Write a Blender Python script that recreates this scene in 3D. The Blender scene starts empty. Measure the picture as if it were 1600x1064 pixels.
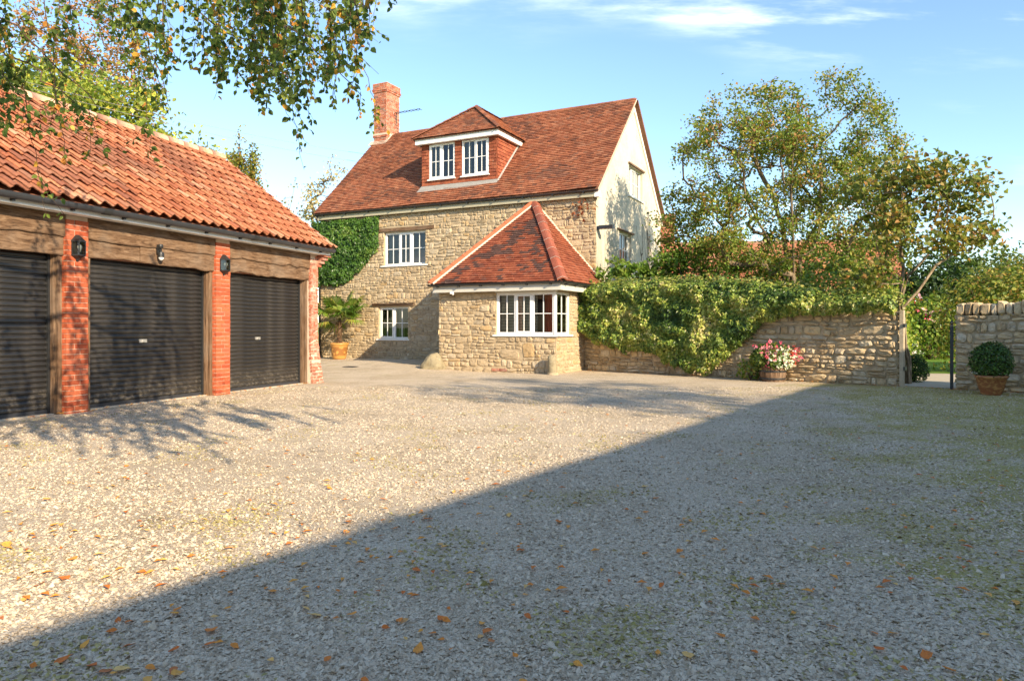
import bpy, math, random
import numpy as np
from mathutils import Vector, Matrix, noise as mnoise

scene = bpy.context.scene
col = scene.collection
R = math.radians
TAU = math.tau
rng = np.random.default_rng(7)
random.seed(7)

# ------------------------------------------------------------------ camera
cam_d = bpy.data.cameras.new("camera")
cam = bpy.data.objects.new("camera", cam_d)
col.objects.link(cam)
cam.location = (0, 0, 1.25)
cam.rotation_euler = (R(90), 0, 0)
cam_d.sensor_width = 36.0
cam_d.lens = 25.2
cam_d.shift_y = -0.0131
cam_d.clip_start = 0.05
cam_d.clip_end = 4000
scene.camera = cam

# ------------------------------------------------------------------ sun and sky
SUN_T = Vector((-0.645, 0.882, -0.50)).normalized()          # the way sunlight travels
SUN_EL = math.asin(-SUN_T.z)
SUN_AZ = math.atan2(-SUN_T.x, -SUN_T.y)                      # clockwise from +Y
sun_d = bpy.data.lights.new("sun", 'SUN')
sun_d.energy = 3.8
sun_d.angle = R(0.5)
sun_d.color = (1.0, 0.83, 0.60)
sun = bpy.data.objects.new("sun", sun_d)
col.objects.link(sun)
sun.rotation_euler = SUN_T.to_track_quat('-Z', 'Y').to_euler()
sun.location = (20, -25, 20)

world = bpy.data.worlds.new("World")
scene.world = world
world.use_nodes = True


class NT:
    """small helper for building node trees"""
    def __init__(self, tree):
        self.t = tree

    def n(self, typ, ins=None, out=0, **props):
        nd = self.t.nodes.new(typ)
        for k, v in props.items():
            setattr(nd, k, v)
        if ins:
            for k, v in ins.items():
                s = nd.inputs[k]
                if isinstance(v, bpy.types.NodeSocket):
                    self.t.links.new(v, s)
                else:
                    if isinstance(v, (tuple, list)) and s.type == 'RGBA' and len(v) == 3:
                        v = (*v, 1)
                    s.default_value = v
        return nd.outputs[out] if out is not None else nd

    def math(self, op, a, b=0.0, clamp=False):
        return self.n('ShaderNodeMath', {0: a, 1: b}, operation=op, use_clamp=clamp)

    def ramp(self, fac, stops, interp='LINEAR'):
        nd = self.t.nodes.new('ShaderNodeValToRGB')
        cr = nd.color_ramp
        cr.interpolation = interp
        while len(cr.elements) < len(stops):
            cr.elements.new(0.5)
        for e, (p, c) in zip(cr.elements, stops):
            e.position = p
            e.color = (*c, 1) if len(c) == 3 else c
        self.t.links.new(fac, nd.inputs[0])
        return nd.outputs[0]

    def step(self, fac, lo, hi, a=0.0, b=1.0):
        nd = self.t.nodes.new('ShaderNodeMapRange')
        nd.interpolation_type = 'SMOOTHSTEP'
        self.t.links.new(fac, nd.inputs[0])
        for i, v in ((1, lo), (2, hi), (3, a), (4, b)):
            nd.inputs[i].default_value = v
        return nd.outputs[0]

    def mix(self, fac, a, b, mode='MIX'):
        nd = self.t.nodes.new('ShaderNodeMix')
        nd.data_type = 'RGBA'
        nd.blend_type = mode
        for i, v in ((0, fac), (6, a), (7, b)):
            if isinstance(v, bpy.types.NodeSocket):
                self.t.links.new(v, nd.inputs[i])
            else:
                if isinstance(v, (tuple, list)) and len(v) == 3:
                    v = (*v, 1)
                nd.inputs[i].default_value = v
        return nd.outputs[2]

    def noise(self, vec, scale, detail=3.0, rough=0.55, out=0, distortion=0.0):
        return self.n('ShaderNodeTexNoise', {'Vector': vec, 'Scale': scale, 'Detail': detail, 'Roughness': rough, 'Distortion': distortion}, out=out)

    def mapping(self, vec, scale=(1, 1, 1), loc=(0, 0, 0), rot=(0, 0, 0)):
        return self.n('ShaderNodeMapping', {'Vector': vec, 'Scale': scale, 'Location': loc, 'Rotation': rot})


# sky: Nishita with thin cirrus mixed in by direction
W = NT(world.node_tree)
world.node_tree.nodes.clear()
sky = W.n('ShaderNodeTexSky', sky_type='NISHITA', sun_disc=False, sun_elevation=SUN_EL, sun_rotation=SUN_AZ,
          altitude=0.0, air_density=1.0, dust_density=0.35, ozone_density=2.6)
d = W.n('ShaderNodeTexCoord')
sep = W.n('ShaderNodeSeparateXYZ', {0: d}, out=None)
zc = W.math('MAXIMUM', sep.outputs[2], 0.02)
zc = W.math('ADD', zc, 0.12)
px = W.math('DIVIDE', sep.outputs[0], zc)
py = W.math('DIVIDE', sep.outputs[1], zc)
pv = W.n('ShaderNodeCombineXYZ', {0: px, 1: py, 2: 0.0})
c1 = W.noise(W.mapping(pv, (0.9, 2.6, 1), (15.0, 8.0, 0), (0, 0, 0.2)), 1.0, 7.0, 0.62)
c2 = W.noise(W.mapping(pv, (0.6, 0.9, 1), (23.4, 7.2, 0)), 0.9, 2.0, 0.5)
cm = W.math('MULTIPLY', W.step(c1, 0.50, 0.78), W.step(c2, 0.47, 0.64))
low = W.step(sep.outputs[2], 0.02, 0.16, 0.06, 0.0)
cm = W.math('ADD', W.math('MULTIPLY', cm, 0.95), low, clamp=True)
tintsky = W.mix(1.0, sky, (0.95, 0.97, 0.96), 'MULTIPLY')
skyc = W.mix(cm, tintsky, (8.2, 8.3, 8.6))
bg = W.n('ShaderNodeBackground', {0: skyc, 1: 0.126})
W.n('ShaderNodeOutputWorld', {0: bg}, out=None)

vs = scene.view_settings
vs.view_transform = 'Standard'
vs.look = 'None'
vs.gamma = 1.0
vs.use_curve_mapping = False
vs.exposure = 1.36
scene.render.engine = 'CYCLES'
scene.cycles.max_bounces = 6
scene.cycles.transparent_max_bounces = 12
scene.cycles.use_denoising = True

# ------------------------------------------------------------------ mesh helpers
def mesh_np(name, V, loops, totals, tint=None, smooth=False, mats=None, fmat=None):
    me = bpy.data.meshes.new(name)
    V = np.asarray(V, dtype=np.float32).reshape(-1, 3)
    loops = np.asarray(loops, dtype=np.int32).ravel()
    totals = np.asarray(totals, dtype=np.int32).ravel()
    me.vertices.add(len(V))
    me.vertices.foreach_set('co', V.ravel())
    me.loops.add(len(loops))
    me.loops.foreach_set('vertex_index', loops)
    me.polygons.add(len(totals))
    starts = np.concatenate([[0], np.cumsum(totals)[:-1]]).astype(np.int32)
    me.polygons.foreach_set('loop_start', starts)
    if fmat is not None:
        me.polygons.foreach_set('material_index', np.asarray(fmat, dtype=np.int32))
    me.polygons.foreach_set('use_smooth', np.full(len(totals), smooth))
    if tint is not None:
        at = me.attributes.new('tint', 'FLOAT_COLOR', 'POINT')
        t4 = np.ones((len(V), 4), dtype=np.float32)
        t4[:, :3] = tint
        at.data.foreach_set('color', t4.ravel())
    for m in (mats or []):
        me.materials.append(m)
    me.update(calc_edges=True)
    me.validate()
    return me


def link(name, me, parent=None, label=None, cat=None, group=None, kind=None):
    o = bpy.data.objects.new(name, me)
    col.objects.link(o)
    if parent is not None:
        o.parent = parent
    if label: o['label'] = label
    if cat: o['category'] = cat
    if group: o['group'] = group
    if kind: o['kind'] = kind
    return o


def thing(name, label, cat, loc=(0, 0, 0), rz=0.0, group=None):
    o = link(name, None, None, label, cat, group)
    o.location = loc
    o.rotation_euler = (0, 0, rz)
    o.empty_display_size = 0.2
    return o


class MB:
    """collects polygons, then becomes one mesh"""
    def __init__(self):
        self.V = []; self.L = []; self.C = []; self.T = []; self.n = 0

    def add(self, verts, faces, tint=(0.5, 0.5, 0.5)):
        b = self.n
        for p in verts:
            self.V.append((p[0], p[1], p[2]))
            self.T.append(tint)
        for f in faces:
            self.L.extend(b + i for i in f)
            self.C.append(len(f))
        self.n += len(verts)

    def box(self, lo, hi, tint=(0.5, 0.5, 0.5), P=None, jit=0.0):
        x0, y0, z0 = lo; x1, y1, z1 = hi
        vs_ = [(x0, y0, z0), (x1, y0, z0), (x1, y1, z0), (x0, y1, z0), (x0, y0, z1), (x1, y0, z1), (x1, y1, z1), (x0, y1, z1)]
        if jit:
            vs_ = [tuple(c + random.uniform(-jit, jit) for c in p) for p in vs_]
        if P: vs_ = [P(*p) for p in vs_]
        self.add(vs_, [(0, 3, 2, 1), (4, 5, 6, 7), (0, 1, 5, 4), (1, 2, 6, 5), (2, 3, 7, 6), (3, 0, 4, 7)], tint)

    def quad(self, pts, tint=(0.5, 0.5, 0.5)):
        self.add(pts, [tuple(range(len(pts)))], tint)

    def tube(self, pts, rad, n=6, tint=(0.5, 0.5, 0.5), caps=True):
        pts = [Vector(p) for p in pts]
        if not hasattr(rad, '__len__'): rad = [rad] * len(pts)
        vs_ = []
        up = Vector((0, 0, 1))
        for i, p in enumerate(pts):
            t = (pts[min(i + 1, len(pts) - 1)] - pts[max(i - 1, 0)])
            t = t.normalized() if t.length > 1e-9 else Vector((0, 0, 1))
            a = t.cross(up if abs(t.z) < 0.95 else Vector((1, 0, 0))).normalized()
            b = a.cross(t)
            for k in range(n):
                q = TAU * k / n
                vs_.append(p + (a * math.cos(q) + b * math.sin(q)) * rad[i])
        fs = []
        for i in range(len(pts) - 1):
            for k in range(n):
                k2 = (k + 1) % n
                fs.append((i * n + k, i * n + k2, (i + 1) * n + k2, (i + 1) * n + k))
        if caps:
            fs.append(tuple(range(n - 1, -1, -1)))
            fs.append(tuple((len(pts) - 1) * n + k for k in range(n)))
        self.add(vs_, fs, tint)

    def lathe(self, prof, n=24, c=(0, 0, 0), tint=(0.5, 0.5, 0.5), a0=0.0, a1=TAU, jit=0.0):
        full = abs(a1 - a0 - TAU) < 1e-6
        m = n if full else n + 1
        vs_ = []
        for r, z in prof:
            for k in range(m):
                q = a0 + (a1 - a0) * k / n
                rr = r * (1 + (random.uniform(-jit, jit) if jit else 0))
                vs_.append((c[0] + rr * math.cos(q), c[1] + rr * math.sin(q), c[2] + z))
        fs = []
        for i in range(len(prof) - 1):
            for k in range(n):
                k2 = (k + 1) % m
                fs.append((i * m + k, i * m + k2, (i + 1) * m + k2, (i + 1) * m + k))
        self.add(vs_, fs, tint)

    def mesh(self, name, mat, smooth=False):
        return mesh_np(name, self.V, self.L, self.C, np.asarray(self.T) if self.T else None, smooth, [mat])

    def build(self, name, mat, parent=None, smooth=False, **k):
        return link(name, self.mesh(name, mat, smooth), parent, **k)


LEAF_T = {
    'quad': (np.array([(0, 0, 0), (.5, .34, .07), (1, 0, 0), (.5, -.34, .07)]), [(0, 1, 2, 3)]),
    'oval': (np.array([(0, 0, 0), (.28, .34, .05), (.68, .27, .07), (1, 0, -.04), (.68, -.27, .07), (.28, -.34, .05)]), [(0, 3, 2, 1), (0, 5, 4, 3)]),
    'heart': (np.array([(0.08, 0, 0), (.0, .36, .05), (.45, .44, .08), (1, 0, -.06), (.45, -.44, .08), (0, -.36, .05)]), [(0, 3, 2, 1), (0, 5, 4, 3)]),
    'ivy': (np.array([(0, 0, 0), (.15, .42, .02), (.55, .22, .06), (1, 0, -.08), (.55, -.22, .06), (.15, -.42, .02)]), [(0, 3, 2, 1), (0, 5, 4, 3)]),
}


def unit(a):
    return a / np.maximum(np.linalg.norm(a, axis=-1, keepdims=True), 1e-9)


def leaf_geo(pos, nrm, size, tint, tmpl='quad', tang=None):
    """many leaves as one vertex / face soup"""
    T, F = LEAF_T[tmpl]
    n = len(pos)
    nrm = unit(nrm)
    if tang is None:
        tang = rng.normal(size=(n, 3))
    tang = unit(tang - nrm * np.sum(tang * nrm, axis=1, keepdims=True))
    bit = np.cross(nrm, tang)
    fold = rng.uniform(0.2, 2.6, (n, 1, 1))
    wid = rng.uniform(0.8, 1.15, (n, 1, 1))
    s = np.asarray(size).reshape(n, 1, 1)
    V = pos[:, None, :] + s * (tang[:, None, :] * T[None, :, 0:1] + bit[:, None, :] * T[None, :, 1:2] * wid + nrm[:, None, :] * T[None, :, 2:3] * fold)
    k = len(T)
    L = []
    Fa = [np.array(f) for f in F]
    base = (np.arange(n) * k)
    loops = np.concatenate([np.concatenate([f[None, :] + base[:, None] for f in Fa], axis=1)], axis=0).ravel()
    tot = np.tile([len(f) for f in F], n)
    tt = np.repeat(np.asarray(tint), k, axis=0)
    return V.reshape(-1, 3), loops, tot, tt


def leaf_obj(name, parts, mat, parent=None, **k):
    Vs, Ls, Ts, Cs = [], [], [], []
    b = 0
    for V, L, T, C in parts:
        Vs.append(V); Ls.append(L + b); Ts.append(T); Cs.append(C)
        b += len(V)
    me = mesh_np(name, np.concatenate(Vs), np.concatenate(Ls), np.concatenate(Ts), np.concatenate(Cs), False, [mat])
    return link(name, me, parent, **k)


def pick(cols, n, jit=0.18, w=None):
    cols = np.asarray(cols, float)
    w = None if w is None else np.asarray(w, float) / np.sum(w)
    c = cols[rng.choice(len(cols), n, p=w)]
    return np.clip(c * rng.uniform(1 - jit, 1 + jit, (n, 1)) * rng.uniform(0.93, 1.07, (n, 3)), 0, 1)

# ------------------------------------------------------------------ materials
def newmat(name):
    m = bpy.data.materials.new(name)
    m.use_nodes = True
    m.node_tree.nodes.clear()
    return m, NT(m.node_tree)


def finish(N, color, rough=0.8, bump=None, bstr=0.3, bdist=0.02, spec=0.3, metal=0.0, **extra):
    ins = {'Base Color': color, 'Roughness': rough, 'Metallic': metal, 'Specular IOR Level': spec}
    ins.update(extra)
    if bump is not None:
        ins['Normal'] = N.n('ShaderNodeBump', {'Strength': bstr, 'Distance': bdist, 'Height': bump})
    p = N.n('ShaderNodeBsdfPrincipled', ins)
    N.n('ShaderNodeOutputMaterial', {0: p}, out=None)


def pos_of(N): return N.n('ShaderNodeNewGeometry')
def obj_of(N): return N.n('ShaderNodeTexCoord', out=3)
def tint_of(N): return N.n('ShaderNodeAttribute', attribute_name='tint')
def rnd_of(N):
    """a random number for each piece: its tint plus its object's own number, wrapped"""
    a = N.n('ShaderNodeSeparateColor', {0: tint_of(N)}, out=None)
    r = N.n('ShaderNodeObjectInfo', out=5)
    return N.math('FRACT', N.math('ADD', a.outputs[0], r)), a.outputs[1], a.outputs[2]


def flat_mat(name, color, rough=0.6, var=0.12, scale=6.0, spec=0.3, bstr=0.15, metal=0.0):
    m, N = newmat(name)
    p = pos_of(N)
    f = N.noise(p, scale, 4)
    f2 = N.noise(p, scale * 14, 3)
    c = N.mix(f, tuple(x * (1 - var) for x in color), tuple(min(1, x * (1 + var)) for x in color))
    finish(N, c, rough, f2, bstr, 0.01, spec, metal)
    return m


def brick_mat(name, stops, lime=0.0, limecol=(0.55, 0.45, 0.38)):
    m, N = newmat(name)
    p = pos_of(N)
    r, g, b = rnd_of(N)
    c = N.ramp(r, stops)
    f = N.noise(p, 22, 4)
    c = N.mix(N.step(f, 0.3, 0.75, 0.0, 0.45), c, N.mix(1.0, c, (0.55, 0.5, 0.5), 'MULTIPLY'))
    if lime:
        l = N.noise(p, 9, 5, 0.7)
        c = N.mix(N.math('MULTIPLY', N.step(l, 0.45, 0.62), lime), c, limecol)
    sp = N.n('ShaderNodeSeparateXYZ', {0: p}, out=None)
    dirt = N.math('MULTIPLY', N.step(sp.outputs[2], 0.05, 0.7, 1.0, 0.15), N.step(N.noise(p, 7, 5, 0.7), 0.42, 0.66, 0.0, 0.65))
    c = N.mix(dirt, c, N.mix(1.0, c, (0.42, 0.42, 0.40), 'MULTIPLY'))
    finish(N, c, 0.88, N.noise(p, 120, 3), 0.35, 0.01, 0.2)
    return m


def stone_mat(name, stops, mort=False):
    m, N = newmat(name)
    p = pos_of(N)
    r, g, b = rnd_of(N)
    off = N.n('ShaderNodeVectorMath', {0: p, 1: N.n('ShaderNodeCombineXYZ', {0: N.math('MULTIPLY', r, 5.0), 1: g, 2: 0.0})}, operation='ADD')
    c = N.ramp(r, stops)
    f = N.noise(off, 7, 5, 0.65)
    c = N.mix(1.0, c, N.ramp(f, [(0.25, (0.55, 0.50, 0.44)), (0.5, (1, 1, 1)), (0.8, (1.25, 1.16, 1.0))]), 'MULTIPLY')
    sp = N.noise(off, 38, 4, 0.7)
    c = N.mix(N.step(sp, 0.60, 0.74, 0.0, 0.55), c, (0.13, 0.09, 0.055))
    li = N.noise(off, 16, 4, 0.7)
    c = N.mix(N.step(li, 0.60, 0.72, 0.0, 0.5), c, (0.52, 0.47, 0.37))
    h = N.math('ADD', N.noise(off, 24, 5, 0.7), N.math('MULTIPLY', N.noise(off, 110, 3), 0.4))
    finish(N, c, 0.92, h, 0.8, 0.022, 0.15)
    return m


M = {}
M['brick'] = brick_mat('brick_red', [(0.0, (0.40, 0.085, 0.038)), (0.35, (0.48, 0.115, 0.050)), (0.7, (0.54, 0.145, 0.064)), (1.0, (0.42, 0.115, 0.062))])
M['brick_old'] = brick_mat('brick_old', [(0.0, (0.36, 0.11, 0.065)), (0.4, (0.46, 0.16, 0.09)), (0.8, (0.50, 0.22, 0.14)), (1.0, (0.30, 0.125, 0.085))], 0.55, (0.55, 0.38, 0.29))
M['brick_ch'] = brick_mat('brick_chimney', [(0.0, (0.34, 0.085, 0.045)), (0.4, (0.50, 0.15, 0.075)), (0.75, (0.58, 0.22, 0.12)), (1.0, (0.20, 0.085, 0.06))], 0.35)
M['mortar'] = flat_mat('lime_mortar', (0.58, 0.47, 0.36), 0.95, 0.2, 12, 0.1, 0.5)
M['mortar_s'] = flat_mat('sandy_mortar', (0.44, 0.345, 0.22), 0.95, 0.35, 9, 0.1, 0.8)
STONE_STOPS = [(0.0, (0.35, 0.27, 0.17)), (0.25, (0.45, 0.35, 0.225)), (0.6, (0.50, 0.395, 0.255)), (0.72, (0.47, 0.325, 0.165)), (0.84, (0.42, 0.345, 0.24)), (1.0, (0.55, 0.45, 0.31))]
M['stone'] = stone_mat('rubble_stone', STONE_STOPS)
M['stone_w'] = stone_mat('wall_stone', [(0.0, (0.40, 0.29, 0.165)), (0.3, (0.54, 0.42, 0.26)), (0.6, (0.60, 0.455, 0.265)), (0.8, (0.48, 0.385, 0.26)), (1.0, (0.64, 0.54, 0.38))])
M['boulder'] = stone_mat('boulder', [(0, (0.27, 0.23, 0.145)), (1, (0.30, 0.255, 0.165))])


def tile_mat(name, stops, lich=0.5, dark=(0.055, 0.045, 0.04)):
    m, N = newmat(name)
    p = pos_of(N)
    r, g, b = rnd_of(N)
    c = N.ramp(r, stops)
    big = N.noise(p, 0.9, 4, 0.6)
    c = N.mix(N.step(big, 0.42, 0.70, 0.0, 0.55), c, N.mix(1.0, c, (0.62, 0.56, 0.50), 'MULTIPLY'))
    st = N.noise(p, 14, 4, 0.7)
    c = N.mix(N.step(st, 0.42, 0.72, 0.0, 0.6), c, N.mix(1.0, c, (0.45, 0.40, 0.38), 'MULTIPLY'))
    c = N.mix(b, c, dark)
    w = N.noise(p, 26, 3, 0.6)
    c = N.mix(N.step(w, 0.66, 0.74, 0.0, lich), c, (0.62, 0.55, 0.42))
    finish(N, c, 0.85, N.noise(p, 90, 3), 0.3, 0.01, 0.25)
    return m


M['tile'] = tile_mat('plain_tile', [(0.0, (0.24, 0.085, 0.045)), (0.3, (0.32, 0.112, 0.056)), (0.7, (0.38, 0.138, 0.067)), (0.9, (0.42, 0.18, 0.095)), (1.0, (0.27, 0.12, 0.075))], 0.6)
M['tile_e'] = tile_mat('extension_tile', [(0.0, (0.22, 0.058, 0.030)), (0.4, (0.31, 0.088, 0.042)), (0.8, (0.37, 0.115, 0.055)), (1.0, (0.26, 0.09, 0.052))], 0.8)
M['pantile'] = tile_mat('clay_pantile', [(0.0, (0.34, 0.115, 0.058)), (0.3, (0.44, 0.158, 0.076)), (0.7, (0.50, 0.20, 0.098)), (0.9, (0.54, 0.275, 0.16)), (1.0, (0.36, 0.16, 0.09))], 0.45, (0.17, 0.075, 0.05))
M['ridge'] = tile_mat('ridge_tile', [(0.0, (0.62, 0.34, 0.21)), (0.5, (0.68, 0.42, 0.28)), (1.0, (0.56, 0.27, 0.16))], 0.8)
M['hip'] = tile_mat('hip_tile', [(0.0, (0.34, 0.095, 0.055)), (0.5, (0.40, 0.115, 0.062)), (1.0, (0.25, 0.08, 0.052))], 0.5)
M['hip_new'] = flat_mat('new_hip_tile', (0.52, 0.125, 0.055), 0.75, 0.12, 7)
M['white'] = flat_mat('white_paint', (0.80, 0.79, 0.75), 0.45, 0.04, 5, 0.4, 0.06)
M['shade_dimmed_cream'] = flat_mat('shade_dimmed_cream', (0.40, 0.36, 0.25), 0.6, 0.1, 5)  # cream darkened: the shade under the eaves is put into the colour
M['gutter'] = flat_mat('black_plastic', (0.035, 0.037, 0.042), 0.38, 0.2, 4, 0.5, 0.05)
M['iron'] = flat_mat('black_iron', (0.022, 0.023, 0.024), 0.42, 0.2, 20, 0.5, 0.2)
M['lead'] = flat_mat('grey_lead', (0.30, 0.28, 0.25), 0.6, 0.25, 8, 0.4, 0.3)
M['steel'] = flat_mat('bright_steel', (0.62, 0.60, 0.56), 0.3, 0.1, 20, 0.5, 0.05, 0.7)
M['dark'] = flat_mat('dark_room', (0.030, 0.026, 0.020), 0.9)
M['curtain'] = flat_mat('grey_curtain', (0.24, 0.23, 0.20), 0.9, 0.2, 5)
M['curtain_r'] = flat_mat('rust_curtain', (0.46, 0.10, 0.04), 0.9, 0.3, 9)
M['blind'] = flat_mat('slatted_blind', (0.56, 0.50, 0.40), 0.7)
M['bulb'] = flat_mat('frosted_bulb', (0.75, 0.74, 0.70), 0.25, 0.02)
M['terracotta'] = flat_mat('terracotta', (0.42, 0.16, 0.065), 0.6, 0.3, 9, 0.35, 0.2)


def render_mat():
    m, N = newmat('cream_roughcast')
    p = obj_of(N)
    f = N.noise(p, 1.6, 5, 0.65)
    c = N.mix(N.step(f, 0.35, 0.75), (0.63, 0.575, 0.46), (0.53, 0.475, 0.36))
    # grey algae washed down the lower front of the gable, a stain of its own
    sp = N.n('ShaderNodeSeparateXYZ', {0: p}, out=None)
    st = N.noise(N.mapping(p, (6, 6, 0.7)), 1.0, 4, 0.6)
    lowm = N.math('MULTIPLY', N.step(sp.outputs[2], 2.6, 5.2, 1.0, 0.0), N.step(sp.outputs[1], 0.7, 2.6, 1.0, 0.0))
    fine = N.noise(p, 26, 4, 0.7)
    k = N.math('MULTIPLY', lowm, N.step(N.math('ADD', N.math('MULTIPLY', st, 0.6), N.math('MULTIPLY', fine, 0.5)), 0.40, 0.62))
    c = N.mix(N.math('MULTIPLY', k, 0.7), c, (0.22, 0.21, 0.16))
    c = N.mix(N.step(N.noise(p, 40, 3, 0.7), 0.62, 0.72, 0, 0.35), c, (0.38, 0.32, 0.22))
    finish(N, c, 0.95, N.noise(p, 55, 4, 0.7), 0.7, 0.02, 0.1)
    return m


M['render'] = render_mat()


def oak_mat(name, sc):
    m, N = newmat(name)
    p = obj_of(N)
    r, g, b = rnd_of(N)
    off = N.n('ShaderNodeVectorMath', {0: p, 1: N.n('ShaderNodeCombineXYZ', {0: r, 1: r, 2: r})}, operation='ADD')
    q = N.mapping(off, sc)
    wv = N.noise(q, 3.0, 6, 0.62, distortion=1.2)
    c = N.ramp(wv, [(0.30, (0.045, 0.024, 0.013)), (0.43, (0.12, 0.068, 0.037)), (0.57, (0.20, 0.122, 0.07)), (0.76, (0.32, 0.22, 0.14))])
    gr = N.noise(N.mapping(p, (1.5, 1.5, 1.5)), 1.6, 3)
    c = N.mix(N.step(gr, 0.4, 0.75, 0, 0.45), c, (0.25, 0.195, 0.145))
    fine = N.noise(N.mapping(off, tuple(x * 6 for x in sc)), 4.0, 4, 0.6)
    c = N.mix(N.step(fine, 0.50, 0.75, 0, 0.6), c, N.mix(1.0, c, (0.4, 0.36, 0.33), 'MULTIPLY'))
    finish(N, c, 0.85, N.math('ADD', wv, fine), 0.5, 0.012, 0.2)
    return m


M['oak'] = oak_mat('weathered_oak', (9, 1.0, 7))
M['oak_v'] = oak_mat('weathered_oak_post', (9, 9, 0.6))
M['fascia'] = flat_mat('shaded_white_paint', (0.55, 0.53, 0.46), 0.5, 0.08, 5)  # white paint greyed, with the gutter's shade painted into it
M['sunlit_tone'] = flat_mat('sunlit_tone_timber', (0.42, 0.34, 0.23), 0.85, 0.3, 14, 0.2, 0.5)  # pale because sunlight on the wall end is put into the colour
M['lintel'] = oak_mat('old_timber_lintel', (0.7, 9, 6))


def door_mat():
    m, N = newmat('black_roller_door')
    p = obj_of(N)
    f = N.noise(N.mapping(p, (1, 1.2, 3)), 3, 5, 0.65)
    c = N.mix(N.step(f, 0.4, 0.8), (0.019, 0.018, 0.017), (0.052, 0.045, 0.037))
    sp = N.n('ShaderNodeSeparateXYZ', {0: pos_of(N)}, out=None)
    mud = N.math('MULTIPLY', N.step(sp.outputs[2], 0.08, 0.55, 1.0, 0.0), N.step(N.noise(pos_of(N), 14, 5, 0.7), 0.45, 0.68, 0.05, 0.7))
    c = N.mix(mud, c, (0.17, 0.145, 0.11))
    finish(N, c, N.step(f, 0.3, 0.8, 0.28, 0.50), N.noise(p, 50, 2), 0.06, 0.004, 0.5)
    return m


M['door'] = door_mat()


def glass_mat():
    m, N = newmat('window_glass')
    p = pos_of(N)
    lw = N.n('ShaderNodeFresnel', {0: 1.5})
    nb = N.n('ShaderNodeBump', {'Strength': 0.02, 'Distance': 0.02, 'Height': N.noise(p, 2.5, 1)})
    g = N.n('ShaderNodeBsdfGlossy', {0: (1, 1, 1, 1), 1: 0.02, 'Normal': nb})
    t = N.n('ShaderNodeBsdfTransparent', {0: (0.80, 0.84, 0.78, 1)})
    mx = N.n('ShaderNodeMixShader', {0: N.math('ADD', N.math('MULTIPLY', lw, 1.2), 0.02, clamp=True), 1: t, 2: g})
    N.n('ShaderNodeOutputMaterial', {0: mx}, out=None)
    return m


M['glass'] = glass_mat()


def leaf_mat(name, trans=0.35, rough=0.5, spec=0.35):
    m, N = newmat(name)
    c = tint_of(N)
    p = N.n('ShaderNodeBsdfPrincipled', {'Base Color': c, 'Roughness': rough, 'Specular IOR Level': spec})
    t = N.n('ShaderNodeBsdfTranslucent', {0: N.mix(1.0, c, (1.25, 1.3, 0.75), 'MULTIPLY')})
    mx = N.n('ShaderNodeMixShader', {0: trans, 1: p, 2: t})
    N.n('ShaderNodeOutputMaterial', {0: mx}, out=None)
    return m


M['leaf'] = leaf_mat('leaf', 0.38)
M['ivy'] = leaf_mat('ivy_leaf', 0.2, 0.38, 0.45)
M['petal'] = leaf_mat('petal', 0.3, 0.6, 0.2)


def bark_mat():
    m, N = newmat('bark')
    p = pos_of(N)
    c = tint_of(N)
    f = N.noise(N.mapping(p, (6, 6, 1.6)), 3, 5, 0.65)
    c = N.mix(N.step(f, 0.35, 0.7), N.mix(1.0, c, (0.5, 0.46, 0.42), 'MULTIPLY'), c)
    finish(N, c, 0.9, f, 0.6, 0.02, 0.15)
    return m


M['bark'] = bark_mat()


def gravel_mat():
    m, N = newmat('gravel_chippings')
    p = pos_of(N)
    r = N.n('ShaderNodeTexVoronoi', {'Vector': p, 'Scale': 70.0, 'Randomness': 1.0}, out=None)
    r2 = N.n('ShaderNodeTexVoronoi', {'Vector': p, 'Scale': 70.0, 'Randomness': 1.0}, out=0, feature='DISTANCE_TO_EDGE')
    cc = N.n('ShaderNodeSeparateColor', {0: r.outputs[1]}, out=None)
    c = N.ramp(cc.outputs[0], [(0.0, (0.47, 0.37, 0.255)), (0.3, (0.60, 0.48, 0.335)), (0.65, (0.68, 0.555, 0.395)), (1.0, (0.75, 0.63, 0.46))])
    gap = N.step(r2, 0.0, 0.10, 0.55, 0.0)
    c = N.mix(gap, c, (0.075, 0.060, 0.042))
    big = N.noise(p, 0.55, 5, 0.62)
    c = N.mix(N.step(big, 0.40, 0.66, 0.0, 0.55), c, N.mix(1.0, c, (0.70, 0.66, 0.58), 'MULTIPLY'))
    st = N.noise(N.mapping(p, (0.8, 0.8, 1)), 2.3, 6, 0.7)
    c = N.mix(N.step(st, 0.55, 0.72, 0.0, 0.5), c, (0.16, 0.125, 0.085))
    fine = N.noise(p, 9, 6, 0.75)
    c = N.mix(N.step(fine, 0.56, 0.70, 0.0, 0.45), c, (0.19, 0.155, 0.115))
    # moss: a little everywhere, more to the right-hand side of the yard
    sp = N.n('ShaderNodeSeparateXYZ', {0: p}, out=None)
    side = N.step(N.math('SUBTRACT', sp.outputs[0], N.math('MULTIPLY', sp.outputs[1], 0.35)), -1.5, 4.4, 0.01, 0.37)
    mo = N.math('ADD', N.noise(N.mapping(p, (1, 1, 1), (5, 2, 0)), 1.3, 6, 0.75), side)
    mo2 = N.step(N.math('ADD', N.math('MULTIPLY', mo, 0.52), N.math('MULTIPLY', N.noise(p, 32, 4, 0.7), 0.48)), 0.56, 0.64, 0.0, 0.8)
    c = N.mix(mo2, c, N.mix(N.noise(p, 6, 3), (0.22, 0.18, 0.035), (0.44, 0.37, 0.07)))
    h = N.math('ADD', N.math('MULTIPLY', r2, 2.0), N.math('MULTIPLY', N.noise(p, 30, 4), 0.5))
    finish(N, c, 0.92, h, 0.5, 0.015, 0.15)
    return m


M['gravel'] = gravel_mat()


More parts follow.
